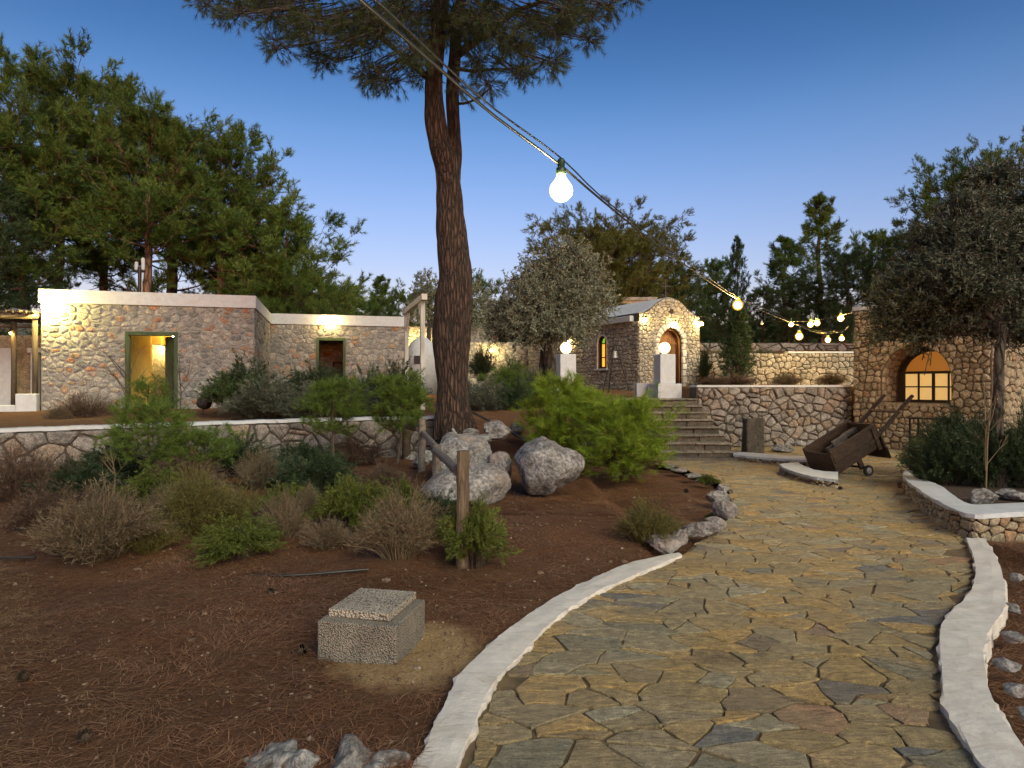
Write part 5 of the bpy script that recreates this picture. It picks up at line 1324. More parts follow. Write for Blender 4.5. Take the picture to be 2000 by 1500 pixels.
def pine_parts(rng, h, base, R, nb, trunk_r, nneed, nl, nw, prof, subs=8, shoots=5, up=.25, trunk_mat='bark_far', leaf_mat='needle_far', lean=0.1, branch_r=.22, nt=8, splits=0, shoot_len=.3):
    """a pine: trunk mesh (with limbs) and crown mesh. prof(f) -> relative branch length, f=0 bottom of crown, 1 top"""
    tk = 10; tz = np.linspace(0, h, tk); drift = np.cumsum(rng.uniform(-1, 1, (tk, 2)), axis=0) * h * .012 + np.outer(np.linspace(0, 1, tk), rng.uniform(-1, 1, 2)) * lean * h * .3
    T = np.c_[drift - drift[0], tz]; tubes = [(T, trunk_r * (1 - .85*np.linspace(0, 1, tk)) + .01, nt)]
    B, Dd = [], []
    az = rng.uniform(0, 6.28)
    for i in range(nb):
        f = (i + rng.uniform(-.3, .3)) / nb; f = min(max(f, 0), .99); z = base + (h - base) * f
        az += 2.4 + rng.uniform(-.4, .4); L = R * prof(f) * rng.uniform(.72, 1.2)
        p0 = np.array([np.interp(z, tz, T[:, 0]), np.interp(z, tz, T[:, 1]), z])
        e = up + .55 * f + rng.uniform(-.15, .15)
        d = np.array([math.cos(az), math.sin(az), 0])
        p2 = p0 + d * L * math.cos(e) + np.array([0, 0, L * math.sin(e)]); p1 = p0 + d * L * .5 + np.array([0, 0, L * .12 * rng.uniform(-1, 1)])
        C = bez(p0, p1, p2, 6); rb_ = trunk_r * branch_r * (1 - .6*f) ; tubes.append((C, np.linspace(rb_, rb_*.25, 6), 4))
        for j in range(subs):
            t = rng.uniform(.18, 1.0) if j else 1.0; q = C[min(int(t*5), 5)]*(1-(t*5 % 1)) + C[min(int(t*5)+1, 5)]*(t*5 % 1) if t < 1 else C[5]
            sd = unit(d * rng.uniform(.2, 1) + rng.normal(size=3) * .65 + np.array([0, 0, .25])); sl = L * rng.uniform(.18, .38) * (1.15 - .5*t) + .12
            qe = q + sd * sl + np.array([0, 0, sl*.18]); SBC = bez(q, q + sd*sl*.5, qe, 4)
            tubes.append((SBC, np.linspace(rb_*.4, rb_*.12, 4), 3))
            for k_ in range(shoots):
                tt = rng.uniform(.35, 1) if k_ else 1.0; s0 = q*(1-tt) + qe*tt
                dd_ = unit(sd * .7 + rng.normal(size=3) * .5 + np.array([0, 0, .55])); B.append(s0 + rng.normal(size=3)*.07*min(1, L)); Dd.append(dd_)
    B, Dd = np.array(B), np.array(Dd); n = len(B)
    Bn = np.repeat(B, nneed, 0); Dn = np.repeat(Dd, nneed, 0); tt = rng.uniform(0, 1, (len(Bn), 1))
    base_ = Bn + Dn * tt * shoot_len; rd = perp(Dn, rng); a = rng.uniform(.30, 1.1 if leaf_mat != 'needle_young' else .85, (len(Bn), 1))
    dirs = unit(Dn * (1.0 - .2*a) + rd * a)
    V, Fc = needles_vf(base_, dirs, nl * rng.uniform(.7, 1.2, len(Bn)), nw, rng)
    return tubes_mesh('trunk', tubes, MT[trunk_mat]), leaf_mesh('crown', V, Fc, MT[leaf_mat])
def tree(name, label, loc, meshes, scale=(1, 1, 1), rz=0.0, group=None, cat='tree', names=('trunk', 'crown')):
    root = thing(name, label, cat, loc, rz, group); root.scale = scale
    for nm, me in zip(names, meshes): link(nm, me, root)
    return root
umbrella = lambda f: .55 + .6 * math.sin(min(1, f*1.15) * math.pi * .62) if f < .8 else 1.1 - 3.2*(f - .8)
cone = lambda f: max(.08, 1.0 - .92*f) * (.75 + .5*min(1, f*5))
ovoid = lambda f: .45 + .75*math.sin(math.pi * min(1, .15 + f*.85)) if f < .95 else .25
def farpine(seed, h, base, R, nb, prof, mat, **k):
    k['subs'] = k.get('subs', 8); k['shoots'] = 12
    return pine_parts(RNG(seed), h, base, R, nb, h*.016 + .05, 30, .17, .018, prof, leaf_mat=mat, **k)
# five far pine shapes, shared by the trees of the forest edge
FP = {'a': farpine(101, 10, 5.0, 2.4, 40, ovoid, 'needle_far', subs=9), 'b': farpine(102, 10, 4.6, 2.8, 38, umbrella, 'needle_far', subs=9, up=.35),
      'c': farpine(103, 9, 1.6, 2.5, 26, cone, 'needle_far', subs=7), 'd': farpine(104, 6, 1.2, 2.1, 30, ovoid, 'needle_far', subs=8),
      'g': farpine(105, 8, 2.4, 3.2, 64, umbrella, 'needle_gold', subs=9), 'k': farpine(106, 8, 1.4, 2.4, 36, ovoid, 'needle_dark', subs=9),
      's': farpine(107, 8, 2.2, 2.0, 26, cone, 'needle_dark', subs=7, shoots=4)}
def crown_top(me):
    z = np.empty(len(me.vertices)*3, dtype=np.float32); me.vertices.foreach_get('co', z); return float(np.percentile(z[2::3], 99.8))
FH = {k_: crown_top(v_[1]) for k_, v_ in FP.items()}
def forest(kind, px, py_top, d, label, wide=1.0, name='pine_tree', zb=None):
    z = zb if zb is not None else float(H(np.array([(px-1000)/F*d]), np.array([d]), False)[0]) - .1
    top = EYE + (750 - py_top) / F * d; s = (top - z) / FH[kind]
    tree(name, label, ((px-1000)/F*d, d, z), FP[kind], (s*wide, s*wide, s), rz=px*.7 % 6.28, group='pines of the forest edge')
for a in (
 ('b', 40, 205, 27, 'tall dark pine at the far left edge, its crown cut by the frame', 1.0), ('a', 118, 118, 29, 'tallest pine of the left group with a crooked twin top', 1.0), ('b', 205, 165, 31, 'tall pine of the left group, second highest crown', 1.0),
 ('a', 290, 205, 28, 'tall pine of the left group behind the roof mast', 1.0), ('c', 345, 245, 32, 'narrow pine between the tall left group and the green one', 1.2), ('a', 430, 258, 30, 'green pine with a pointed top above the house corner', 1.0),
 ('b', 480, 320, 33, 'broad rounded green pine right of the pointed one', 1.0), ('d', 545, 395, 30, 'bushy pine at the right flank of the left group', 1.1), ('d', 585, 500, 29, 'lowest bright pine at the right end of the left group', 1.0),
 ('k', -30, 330, 25, 'dark pine cut by the left edge behind the pergola', 1.1), ('d', 480, 470, 35, 'low pine filling behind the house corner', 1.3),
 ('d', 650, 552, 44, 'small round pine beyond the wing roof', 1.2), ('d', 700, 575, 48, 'smallest pine on the skyline beyond the wing', 1.3), ('c', 748, 540, 46, 'spiky pine on the skyline above the wing lamp', 1.2), ('d', 795, 560, 42, 'pale green pine beside the white timber arch', 1.2), ('k', 615, 560, 40, 'dark low pine right behind the wing roof', 1.3),
 ('d', 925, 530, 40, 'pine just right of the big trunk on the skyline', 1.0), ('k', 985, 590, 38, 'dark pine between the big trunk and the olive', 1.3), ('k', 870, 600, 40, 'dark pine hidden behind the big trunk', 1.4),
 ('g', 1150, 408, 33, 'golden green spreading pine rising behind the olive', 1.15), ('g', 1235, 418, 34, 'golden pine whose limbs reach right above the chapel', 1.1), ('k', 1300, 500, 38, 'dark pine directly behind the chapel cross', 1.2), ('d', 1355, 545, 40, 'low pine right of the chapel cross', 1.3),
 ('a', 1400, 505, 42, 'rounded pine left of the thin dark conifer', .8), ('s', 1440, 462, 38, 'thin dark spire of a conifer with upswept twigs', .5), ('c', 1535, 462, 36, 'open branched pine left of the tallest right pine', 1.3), ('c', 1608, 382, 37, 'tallest right pine with tiered branches', 1.15),
 ('k', 1490, 560, 34, 'dark low pine behind the far light string', 1.3), ('k', 1570, 540, 33, 'dark pine below the open branched one', 1.3), ('k', 1650, 480, 32, 'dark pine right of the tiered one', 1.1), ('a', 1715, 452, 34, 'pine beyond the right house, above its left corner', .9),
 ('k', 1780, 440, 30, 'dark pine half hidden by the right olive', 1.1), ('b', 1865, 290, 24, 'tall dark pine towering behind the right olive', 1.0), ('b', 1950, 275, 23, 'tall dark pine cut by the right edge', 1.0), ('k', 1420, 590, 30, 'low dark pine behind the rubble bank, left side', 1.3),
 ('k', 1340, 600, 33, 'low dark pine just right of the chapel gable', 1.2), ('k', 1540, 600, 31, 'low dark pine behind the pair of bright bulbs', 1.3), ('k', 1640, 590, 30, 'low dark pine by the corner of the right house', 1.2),
 ('d', 1080, 560, 36, 'low pine behind the olive crown', 1.3), ('k', 1200, 560, 38, 'dark low pine behind the chapel roof', 1.3), ('k', 60, 490, 33, 'low dark pine behind the pergola', 1.1)):
    forest(*a[:5], wide=a[5])
# a far wooded hill closes the gaps
r = RNG(201); nB = 26000; ax = r.uniform(-90, 90, nB); ay = r.uniform(58, 100, nB); zb_ = H(ax, ay, False) + r.uniform(0, 1, nB) ** .7 * (2.2 + 1.6 * vnoise(ax, ay, .14, 9))
base_ = np.c_[ax, ay, zb_]; V, Fc = needles_vf(np.repeat(base_, 3, 0) + r.normal(size=(nB*3, 3))*.25, unit(r.normal(size=(nB*3, 3)) + [0,0,.6]), .8, .35, r)
tag(link('distant_forest', leaf_mesh('distant_forest', V, Fc, MT['needle_dark'])), 'low dark forest on the slope behind everything', 'forest', kind='stuff')

# the big pine in the middle -------------------------------------------------
def big_pine():
    r = RNG(301); d = 12.9
    root = thing('pine_tree', 'big leaning pine in the middle with forked rough trunk and hanging crown', 'tree', P(884, 832, d))
    Lo = np.array(root.location)
    def tp(L): return np.array([P(a, b_, d + dz) for a, b_, dz in L]) - Lo
    k1 = tp([(893,846,0),(888,826,0),(885,790,0),(884,740,0),(882,690,0),(884,640,0),(887,590,0),(889,540,.02),(886,490,.03),(881,440,.03),(879,400,.03),(877,360,0),(872,320,-.08),(859,280,-.16),(850,235,-.2),(847,180,-.22),(851,120,-.25),(856,60,-.25),(862,0,-.25),(868,-80,-.2),(872,-170,-.1),(870,-260,0)])
    w1 = np.array([60,48,42,41,41,40,38,35,30,27,25,24,22,17,17,16.5,17,16,15,13,9,4]) * .5 / F * d * 2 * .5
    w1 = np.array([45,38,34,40,41,40,37,35,31,27,26,24,21,17.5,17.5,17,17,16,15,12,8,4]) / F * d
    k2 = tp([(884,350,.1),(886,320,.16),(887,290,.2),(886,250,.22),(884,210,.25),(885,160,.3),(888,110,.3),(893,50,.35),(905,-20,.4),(915,-110,.4)])
    w2 = np.array([18,17,15,14.5,14,13,12.5,11,9,5]) / F * d
    def fine(C, w, n): 
        s = np.linspace(0, 1, len(C)); t = np.linspace(0, 1, n); return resample(C, n), np.interp(t, s, w)
    V_, F_, o = [], [], 0
    for C, w, n, seg in ((k1, w1, 130, 40), (k2, w2, 60, 28)):
        C, w = fine(C, w, n); V, Fc = tube_vf(C, w, seg); V = V.reshape(n, seg, 3)
        for i in range(n):
            for j in range(seg):
                a = j * 2 * math.pi / seg
                q_ = Vector((math.cos(a)*1.6, math.sin(a)*1.6, C[i][2]*.45)); g = mn.noise(q_*2.2)*.10 + abs(mn.noise(Vector((q_.x*4.5, q_.y*4.5, q_.z*3.2))))*.16
                fl = 1 + .30 * max(0, 1 - i/6) * (.6 + .4*math.sin(a*5)) if n == 130 else 1
                V[i, j] = C[i] + (V[i, j] - C[i]) * (.84 + g) * fl
        V_.append(V.reshape(-1, 3)); F_.append(Fc + o); o += n*seg
    link('trunk', mesh_np('trunk', np.concatenate(V_), [np.concatenate(F_)], [MT['bark']], True), root)
    # limbs ending in clumps of tufts: (start px, py), (end px, py, depth offset), radius
    limbs = [((858,172),(770,95,-.3),7), ((770,95),(690,40,-.6),5), ((858,172),(800,110,.8),5), ((890,110),(1010,20,-.4),9), ((1010,20),(1110,-20,-.8),5), ((886,132),(960,135,.5),4), ((960,135),(1060,120,.6),3),
             ((852,120),(760,20,.9),6), ((866,0),(700,-60,-.8),7), ((870,-50),(1060,-80,.6),7), ((868,-20),(820,-160,1.2),6), ((870,-120),(960,-220,-.9),5), ((690,40),(560,20,-.5),4), ((700,-60),(480,-40,-.4),4), ((560,20),(430,0,-.1),3), ((1110,-20),(1190,-10,-.2),3),
             ((1060,-80),(1170,-60,.9),3), ((852,190),(830,180,.9),3), ((886,200),(960,170,-.9),3), ((866,20),(900,60,-1.6),5), ((866,0),(880,-40,1.9),5)]
    tubes = []
    for (sx, sy), (ex, ey, dz), rr in limbs:
        a = P(sx, sy, d) - Lo; b_ = P(ex, ey, d + dz) - Lo; m_ = (a + b_)/2 + np.array([0,0,-.12]) + r.normal(size=3)*.06
        tubes.append((bez(a, m_, b_, 8), np.linspace(rr, rr*.5, 8)/F*d, 7))
    # clump centres fill the crown as seen: (px, py, rx px, ry px)
    clumps = [(400,12,45,28),(450,30,60,45),(520,20,75,60),(540,95,45,42),(600,50,85,65),(640,120,60,48),(700,60,90,80),(720,150,55,42),(770,40,80,70),(760,165,60,42),(800,110,60,60),(840,50,70,70),(905,60,70,75),(950,30,80,70),(930,130,50,45),
              (1000,90,80,60),(1010,150,70,35),(1060,60,80,65),(1080,130,55,40),(1120,30,70,60),(1140,85,45,38),(1180,15,55,30),(1225,2,28,14),(900,180,28,25),(960,170,40,22),(830,160,30,30),
              (480,-60,90,60),(600,-60,110,80),(720,-80,110,90),(860,-80,120,100),(980,-90,120,90),(1090,-70,110,70),(1180,-60,70,45),(760,-190,120,80),(900,-210,120,90),(1010,-180,110,70),(840,-300,90,60),(620,-160,90,60)]
    S, D_ = [], []
    for (px, py, rx, ry) in clumps:
        vis = py > -100; rx, ry = max(rx - 24, 10), max(ry - 30, 8); py -= 8 if vis else 0
        nS = int((rx + 12) * (ry + 12) * (.10 if vis else .02)) + 10
        depth = r.uniform(-1.3, 1.5)
        spread_d = 2.1
        for sub in range(max(2, nS // 14)):
            ang = r.uniform(0, 6.28); q_ = math.sqrt(r.rand()) * .85
            sx, sy = px + rx*q_*math.cos(ang), py + ry*q_*math.sin(ang); dz = depth*.5 + r.uniform(-spread_d, spread_d)
            hub = P(sx, sy, d + dz) - Lo
            # a twig leading to the hub from towards the trunk
            tr = P(min(max(sx, 700), 1040)*.6 + 876*.4, sy - 35, d + dz*.4) - Lo; st = hub + (tr - hub) * min(1, .9 / (np.linalg.norm(tr - hub) + .01))
            tubes.append((bez(st, (st+hub)/2 + r.normal(size=3)*.06, hub, 5), np.linspace(.016, .006, 5), 4))
            for k_ in range(14):
                dr = unit(r.normal(size=3) * [1, 1, .75] + unit(hub - tr)*.5); tip = hub + dr * r.uniform(.10, .34)
                tubes.append((np.array([hub, (hub+tip)/2 + r.normal(size=3)*.015, tip]), np.array([.006, .005, .004]), 3))
                S.append(tip); D_.append(unit(dr + np.array([0, 0, -.05])))
    S, D_ = np.array(S), np.array(D_); nn = 33
    Bn = np.repeat(S, nn, 0); Dn = np.repeat(D_, nn, 0); tt = r.uniform(-.5, 1, (len(Bn), 1))
    a = r.uniform(.25, 1.25, (len(Bn), 1)); dirs = unit(Dn + perp(Dn, r)*a + np.array([0,0,-.10]))
    V, Fc = needles_vf(Bn + Dn*tt*.07, dirs, .125*r.uniform(.7, 1.25, len(Bn)), .0050, r)
    link('limb', tubes_mesh('limb', tubes, MT['bark_olive']), root)
    link('crown', leaf_mesh('crown', V, Fc, MT['needle_big']), root)
big_pine()

# olive trees -----------------------------------------------------------------
def olive(label, root_p, trunk_pts, trunk_r, blobs, nleaf, ll, lw, mat, seed, bark='bark_olive', twigs=5.0):
    r = RNG(seed); root = thing('olive_tree', label, 'tree', root_p); Lo = np.array(root.location)
    tubes = []
    for pts, rr in zip(trunk_pts, trunk_r): tubes.append((resample(np.array(pts) - Lo, 16), np.linspace(rr, rr*.55, 16) * (1 + RNG(seed+1).uniform(-.08, .08, 16)), 10))
    fork = np.array(trunk_pts[0][-1]) - Lo; B, D_ = [], []
    tot = sum(b_[3]*b_[4]*b_[5] for b_ in blobs)
    for bx, by, bz, rx, ry, rz_ in blobs:
        c = np.array([bx, by, bz]) - Lo; ns = max(12, int(nleaf / 26 * (rx*ry*rz_) / tot))
        tubes.append((bez(fork, (fork + c)/2 + r.normal(size=3)*.12, c, 7), np.linspace(trunk_r[0]*.35, .015, 7), 6))
        for _ in range(ns):
            v = unit(r.normal(size=3)); q_ = r.uniform(.35, 1.0) ** .6 * (1 + .18*r.normal())
            e = c + v * np.array([rx, ry, rz_]) * q_; dd_ = unit(v + r.normal(size=3)*.5 + np.array([0,0,.1])); L = r.uniform(.25, .5)
            s = e - dd_ * L
            if r.rand() < .35: tubes.append((np.array([s - dd_*.15, s + r.normal(size=3)*.02, e]), np.array([.008, .006, .003]), 3))
            t = r.uniform(0, 1, (26, 1)); B.append(s + (e - s)*t); D_.append(unit(dd_*.8 + r.normal(size=(26, 3))*.6))
    B, D_ = np.concatenate(B), np.concatenate(D_)
    V, Fc = needles_vf(B, D_, ll * r.uniform(.7, 1.2, len(B)), lw, r, True)
    link('trunk', tubes_mesh('trunk', tubes, MT[bark]), root); link('crown', leaf_mesh('crown', V, Fc, MT[mat]), root)
def PB(px, py, d, rx, ry, rd): p = P(px, py, d); return (p[0], p[1], p[2], rx/F*d, rd, ry/F*d)
D1 = 19.6
olive('silvery olive tree left of the chapel with a pale rounded crown', P(1076, 765, D1), [[P(1082, 765, D1), P(1078, 730, D1), P(1072, 700, D1), P(1066, 670, D1)], [P(1070, 765, D1+.1), P(1060, 720, D1+.2), P(1062, 680, D1+.2)]], [.24, .15],
      [PB(1090,560,D1,85,60,1.2), PB(1045,600,D1-.3,75,55,1.2), PB(1110,500,D1,60,40,.9), PB(1020,640,D1-.6,55,45,1.0), PB(1140,600,D1-.2,60,55,1.0), PB(1060,520,D1,50,35,.9), PB(1085,640,D1-.9,75,40,1.0), PB(985,610,D1,45,40,.8), PB(1020,560,D1,45,45,.9), PB(1150,540,D1,45,50,.9), PB(965,650,D1-.2,30,30,.7), PB(1080,590,D1-.8,85,60,.8), PB(1180,580,D1,30,40,.6), PB(1130,650,D1-.3,40,30,.7)], 90000, .085, .026, 'leaf_olive', 401)
D2 = 9.3
olive('large dark olive tree leaning in from the right over the arched window', P(1950, 968, 8.9), [[P(1952, 968, 8.9), P(1950, 900, 8.9), P(1946, 840, 8.9), P(1950, 760, 8.9), P(1952, 690, 8.95), P(1960, 640, 9.0)], [P(1958, 650, 9.0), P(1935, 620, 9.1), P(1895, 612, 9.3), P(1860, 598, 9.5)]], [.10, .09],
      [PB(1905,470,D2,85,60,.8), PB(1960,420,D2+.3,75,60,.9), PB(1830,540,D2,75,55,.8), PB(1900,560,D2-.2,80,50,.8), PB(1780,585,D2+.2,60,35,.6), PB(1985,520,D2,80,80,.9), PB(1850,620,D2+.2,75,35,.6), PB(1760,625,D2+.5,60,22,.5), PB(1950,620,D2,80,45,.7), PB(2040,470,D2,80,110,.9), PB(2040,620,D2,70,70,.9), PB(1800,650,D2+.4,60,25,.5), PB(1720,610,D2+.6,35,20,.4), PB(1870,500,D2,55,60,.7), PB(1880,400,D2+.3,45,35,.6), PB(2110,540,D2,90,120,1.0), PB(1740,560,D2+.5,45,35,.5), PB(1790,520,D2+.4,50,40,.6), PB(1820,460,D2+.4,45,40,.6), PB(1940,350,D2+.5,60,35,.6), PB(1720,655,D2+.6,40,16,.4)], 190000, .070, .017, 'leaf_olive_dark', 402)
# skyline olive-like bushes behind the big trunk
olive('pale olive standing left behind the big pine trunk', P(835, 700, 30), [[P(835, 720, 30), P(838, 640, 30)]], [.15], [PB(835,560,30,38,38,1.2), PB(870,590,30,40,40,1.2), PB(820,600,30,30,35,1.0), PB(900,560,31,40,40,1.2), PB(930,600,31,40,45,1.2)], 16000, .13, .035, 'leaf_olive', 403)

# young long-needled pines ---------------------------------------------------
def young(name, label, px, pyb, d, h, R, nb, seed, z=None, mat='needle_young', nneed=52, nl=.11, nw=.0055, base=.05, subs=6, prof=None, group=None, trunk_r=.03, shoots=4, up=.45):
    zb = z if z is not None else EYE - (pyb - 750) / F * d
    me = pine_parts(RNG(seed), h, h*base, R, nb, trunk_r, nneed, nl, nw, prof or ovoid, subs=subs, shoots=shoots, up=up, trunk_mat='stem_brown', leaf_mat=mat, branch_r=.4, nt=6, shoot_len=.12)
    k_ = (h + .02) / crown_top(me[1])
    tree(name, label, ((px-1000)/F*d, d, zb), me, (1, 1, k_), rz=seed*1.1, group=group)
young('young_pine', 'bright green bushy young pine spreading behind the largest boulder, right half', 1205, 935, 10.4, 1.38, .70, 34, 501, subs=8, nneed=36, nl=.15, nw=.0050)
young('young_pine', 'bright green young pine, upper left half of the clump behind the largest boulder', 1095, 900, 11.0, 1.45, .52, 30, 502, subs=8, nneed=36, nl=.15, nw=.0050)
young('young_pine', 'low spreading tip of young pine reaching over the steps', 1225, 915, 10.6, .95, .55, 24, 503, nneed=34)
young('young_pine', 'young pine sapling with a lit feathery head before the low wall, middle of the garden', 650, 905, 11.4, 1.48, .36, 20, 504, mat='needle_sap', base=.42, nneed=44, group='pine saplings before the low wall', trunk_r=.018)
young('young_pine', 'tall thin stemmed pine sapling beside the farthest post', 776, 905, 11.2, 1.55, .38, 22, 505, mat='needle_sap', base=.38, nneed=44, group='pine saplings before the low wall', trunk_r=.018)
young('young_pine', 'soft wide pine sapling left of the garden, in front of the doorway', 290, 925, 9.6, 1.10, .52, 26, 506, mat='needle_sap', base=.20, nneed=30, group='pine saplings before the low wall', trunk_r=.018)
young('young_pine', 'soft low pine sapling just right of the doorway sapling', 385, 925, 9.9, .72, .45, 22, 507, mat='needle_sap', base=.15, nneed=30, group='pine saplings before the low wall', trunk_r=.018)
young('young_pine', 'pale feathery young pine between the big trunk and the left white pier', 985, 800, 15.5, 1.05, .45, 26, 508, mat='needle_sap', nneed=26, nl=.13, nw=.006)
young('young_pine', 'small feathery young pine beside the left pier base', 1125, 815, 14.5, .75, .32, 20, 509, mat='needle_young', nneed=26, nl=.13, nw=.006)
young('young_conifer', 'dense upright young conifer on the terrace between chapel and right house', 1440, 752, 19.5, 2.25, .62, 60, 510, mat='needle_dark', prof=lambda f: 1.0 - .75*f, subs=7, nneed=20, nl=.10, nw=.010, up=.9, trunk_r=.05)
young('young_pine', 'small pine sapling inside the ochre doorway view', 290, 812, 16.6, 1.0, .38, 16, 511, mat='needle_sap', base=.15, nneed=20, nl=.12, nw=.006)

# shrubs ----------------------------------------------------------------------
def shrub_parts(kind, seed, R=1.0, Hh=1.0):
    """unit-ish shrub: returns (stems mesh, foliage mesh)"""
    K = {  # stems, leaves per stem, leaf len, leaf width, stem width, arch, leaf spread, leaf start, mats
     'dry':      (430, 26, .045, .0045, .0050, .15, .9, .45, 'twig_dry', 'twig_dry'),
     'reddry':   (430, 26, .045, .0050, .0055, .15, .9, .45, 'twig_red', 'twig_red'),
     'mixed':    (420, 30, .045, .0050, .0045, .15, .8, .45, 'twig_olive', 'twig_olive'),
     'rosemary': (230, 80, .045, .0065, .0050, .10, .75, .25, 'stem_brown', 'leaf_rosemary'),
     'dark':     (230, 80, .045, .0065, .0050, .30, .75, .25, 'stem_brown', 'leaf_rosemary_dark'),
     'juniper':  (200, 90, .045, .0065, .0050, .75, .70, .25, 'stem_brown', 'leaf_juniper'),
     'lavender': (300, 60, .050, .0070, .0045, .20, .65, .20, 'stem_brown', 'leaf_lavender')}[kind]
    ns, nlv, ll, lw, sw_, arch, spr, l0, ms, ml = K; r = RNG(seed)
    az = r.uniform(0, 2*math.pi, ns); q_ = np.sqrt(r.rand(ns)); hh = Hh * (1 - .55*q_**2) * r.uniform(.65, 1.08, ns) * (1 + .25*np.sin(az*3 + seed))
    rr = R * q_ * r.uniform(.8, 1.1, ns) * (1 + .18*np.sin(az*2 + seed*2))
    p0 = np.c_[np.cos(az)*rr*.25, np.sin(az)*rr*.25, np.full(ns, -.02)]; p2 = np.c_[np.cos(az)*rr, np.sin(az)*rr, hh]
    p1 = np.c_[np.cos(az)*rr*.45, np.sin(az)*rr*.45, hh*(.55 + arch)]
    p1 += r.normal(size=(ns, 3)) * .05 * R; 
    if arch > .5: p2[:, 2] *= .8; p1[:, 2] = hh*1.15
    k = 6; t = np.linspace(0, 1, k)[None, :, None]
    C = (1-t)**2*p0[:, None] + 2*t*(1-t)*p1[:, None] + t*t*p2[:, None] + r.normal(size=(ns, k, 3))*.008*R
    # side twigs
    m = 3 if kind in ('dry', 'reddry', 'mixed') else 1
    tb = r.uniform(.35, .9, (ns, m)); ii = np.clip((tb*(k-1)).astype(int), 0, k-2); f = (tb*(k-1) - ii)[..., None]
    b0 = C[np.arange(ns)[:, None], ii]*(1-f) + C[np.arange(ns)[:, None], ii+1]*f
    dirm = unit(C[np.arange(ns)[:, None], ii+1] - C[np.arange(ns)[:, None], ii])
    dt = unit(dirm + r.normal(size=dirm.shape)*.55); Lt = (.12 + .25*r.rand(ns, m, 1)) * (.5*Hh + .5*R)*.8
    tw = b0[:, :, None, :] + dt[:, :, None, :]*Lt[:, :, None, :]*np.linspace(0, 1, 3)[None, None, :, None]; tw[:, :, 2, 2] += .02
    def ribbons(Cc, w):
        n, kk, _ = Cc.shape; T = np.gradient(Cc, axis=1); S = unit(np.cross(T, r.normal(size=(n, 1, 3)))); ww = (w*np.linspace(1, .35, kk))[None, :, None]
        V = np.stack([Cc - S*ww/2, Cc + S*ww/2], 2).reshape(-1, 3); i = (np.arange(n)[:, None]*kk + np.arange(kk-1)[None, :]).ravel()*2
        return V, np.stack([i, i+1, i+3, i+2], 1)
    V1, F1 = ribbons(C, sw_); V2, F2 = ribbons(tw.reshape(-1, 3, 3), sw_*.7)
    stems = mesh_np('stems', np.concatenate([V1, V2]), [np.concatenate([F1, F2 + len(V1)])], [MT[ms]])
    tl = r.uniform(l0, 1, (ns, nlv)); ii = np.clip((tl*(k-1)).astype(int), 0, k-2); f = (tl*(k-1) - ii)[..., None]
    ix = np.arange(ns)[:, None]; b0 = C[ix, ii]*(1-f) + C[ix, ii+1]*f; dm = unit(C[ix, ii+1] - C[ix, ii])
    tw_pick = r.rand(ns, nlv) < (.55 if m == 3 else .3); j = r.randint(0, m, (ns, nlv)); ft = r.rand(ns, nlv, 1)
    twb = tw[ix, j, 0]*(1-ft) + tw[ix, j, 2]*ft; b0 = np.where(tw_pick[..., None], twb, b0); dm = np.where(tw_pick[..., None], dt[ix, j], dm)
    dl = unit(dm + perp(dm.reshape(-1, 3), r).reshape(dm.shape)*spr*r.uniform(.5, 1.5, (ns, nlv, 1)))
    V, Fc = needles_vf(b0.reshape(-1, 3), dl.reshape(-1, 3), ll*r.uniform(.6, 1.2, ns*nlv), lw, r, m == 1)
    return stems, leaf_mesh('foliage', V, Fc, MT[ml])
SH = {}
for i, kd in enumerate(('dry', 'reddry', 'mixed', 'rosemary', 'dark', 'juniper', 'lavender')):
    for v in range(2): SH[kd, v] = shrub_parts(kd, 600 + i*10 + v*3, .5, .5)
cnt = 0
def shrub(kind, px, pyb, width_px, height_px, label, d=None, z=0.0, name=None, v=None):
    """width and height as they show; d defaults to the ground distance of the base"""
    global cnt; cnt += 1
    if d is None: d = F * (EYE - z) / (pyb - 750)
    zb = EYE - (pyb - 750) / F * d
    w = width_px / F * d; h = height_px / F * d
    names = {'dry': 'dry_shrub', 'reddry': 'dry_shrub', 'mixed': 'dry_shrub', 'rosemary': 'rosemary_bush', 'dark': 'rosemary_bush', 'juniper': 'juniper_bush', 'lavender': 'lavender_bush'}
    d2 = d + w * .35
    tree(name or names[kind], label, ((px-1000)/F*d2, d2, float(H(np.array([(px-1000)/F*d2]), np.array([d2]))[0]) if d < 9 else zb), SH[kind, (cnt if v is None else v) % 2], (w*1.15, w*1.05, h*(1.85 if d < 9 else 2.0)), rz=cnt*1.37, cat='shrub', names=('stems', 'foliage'))
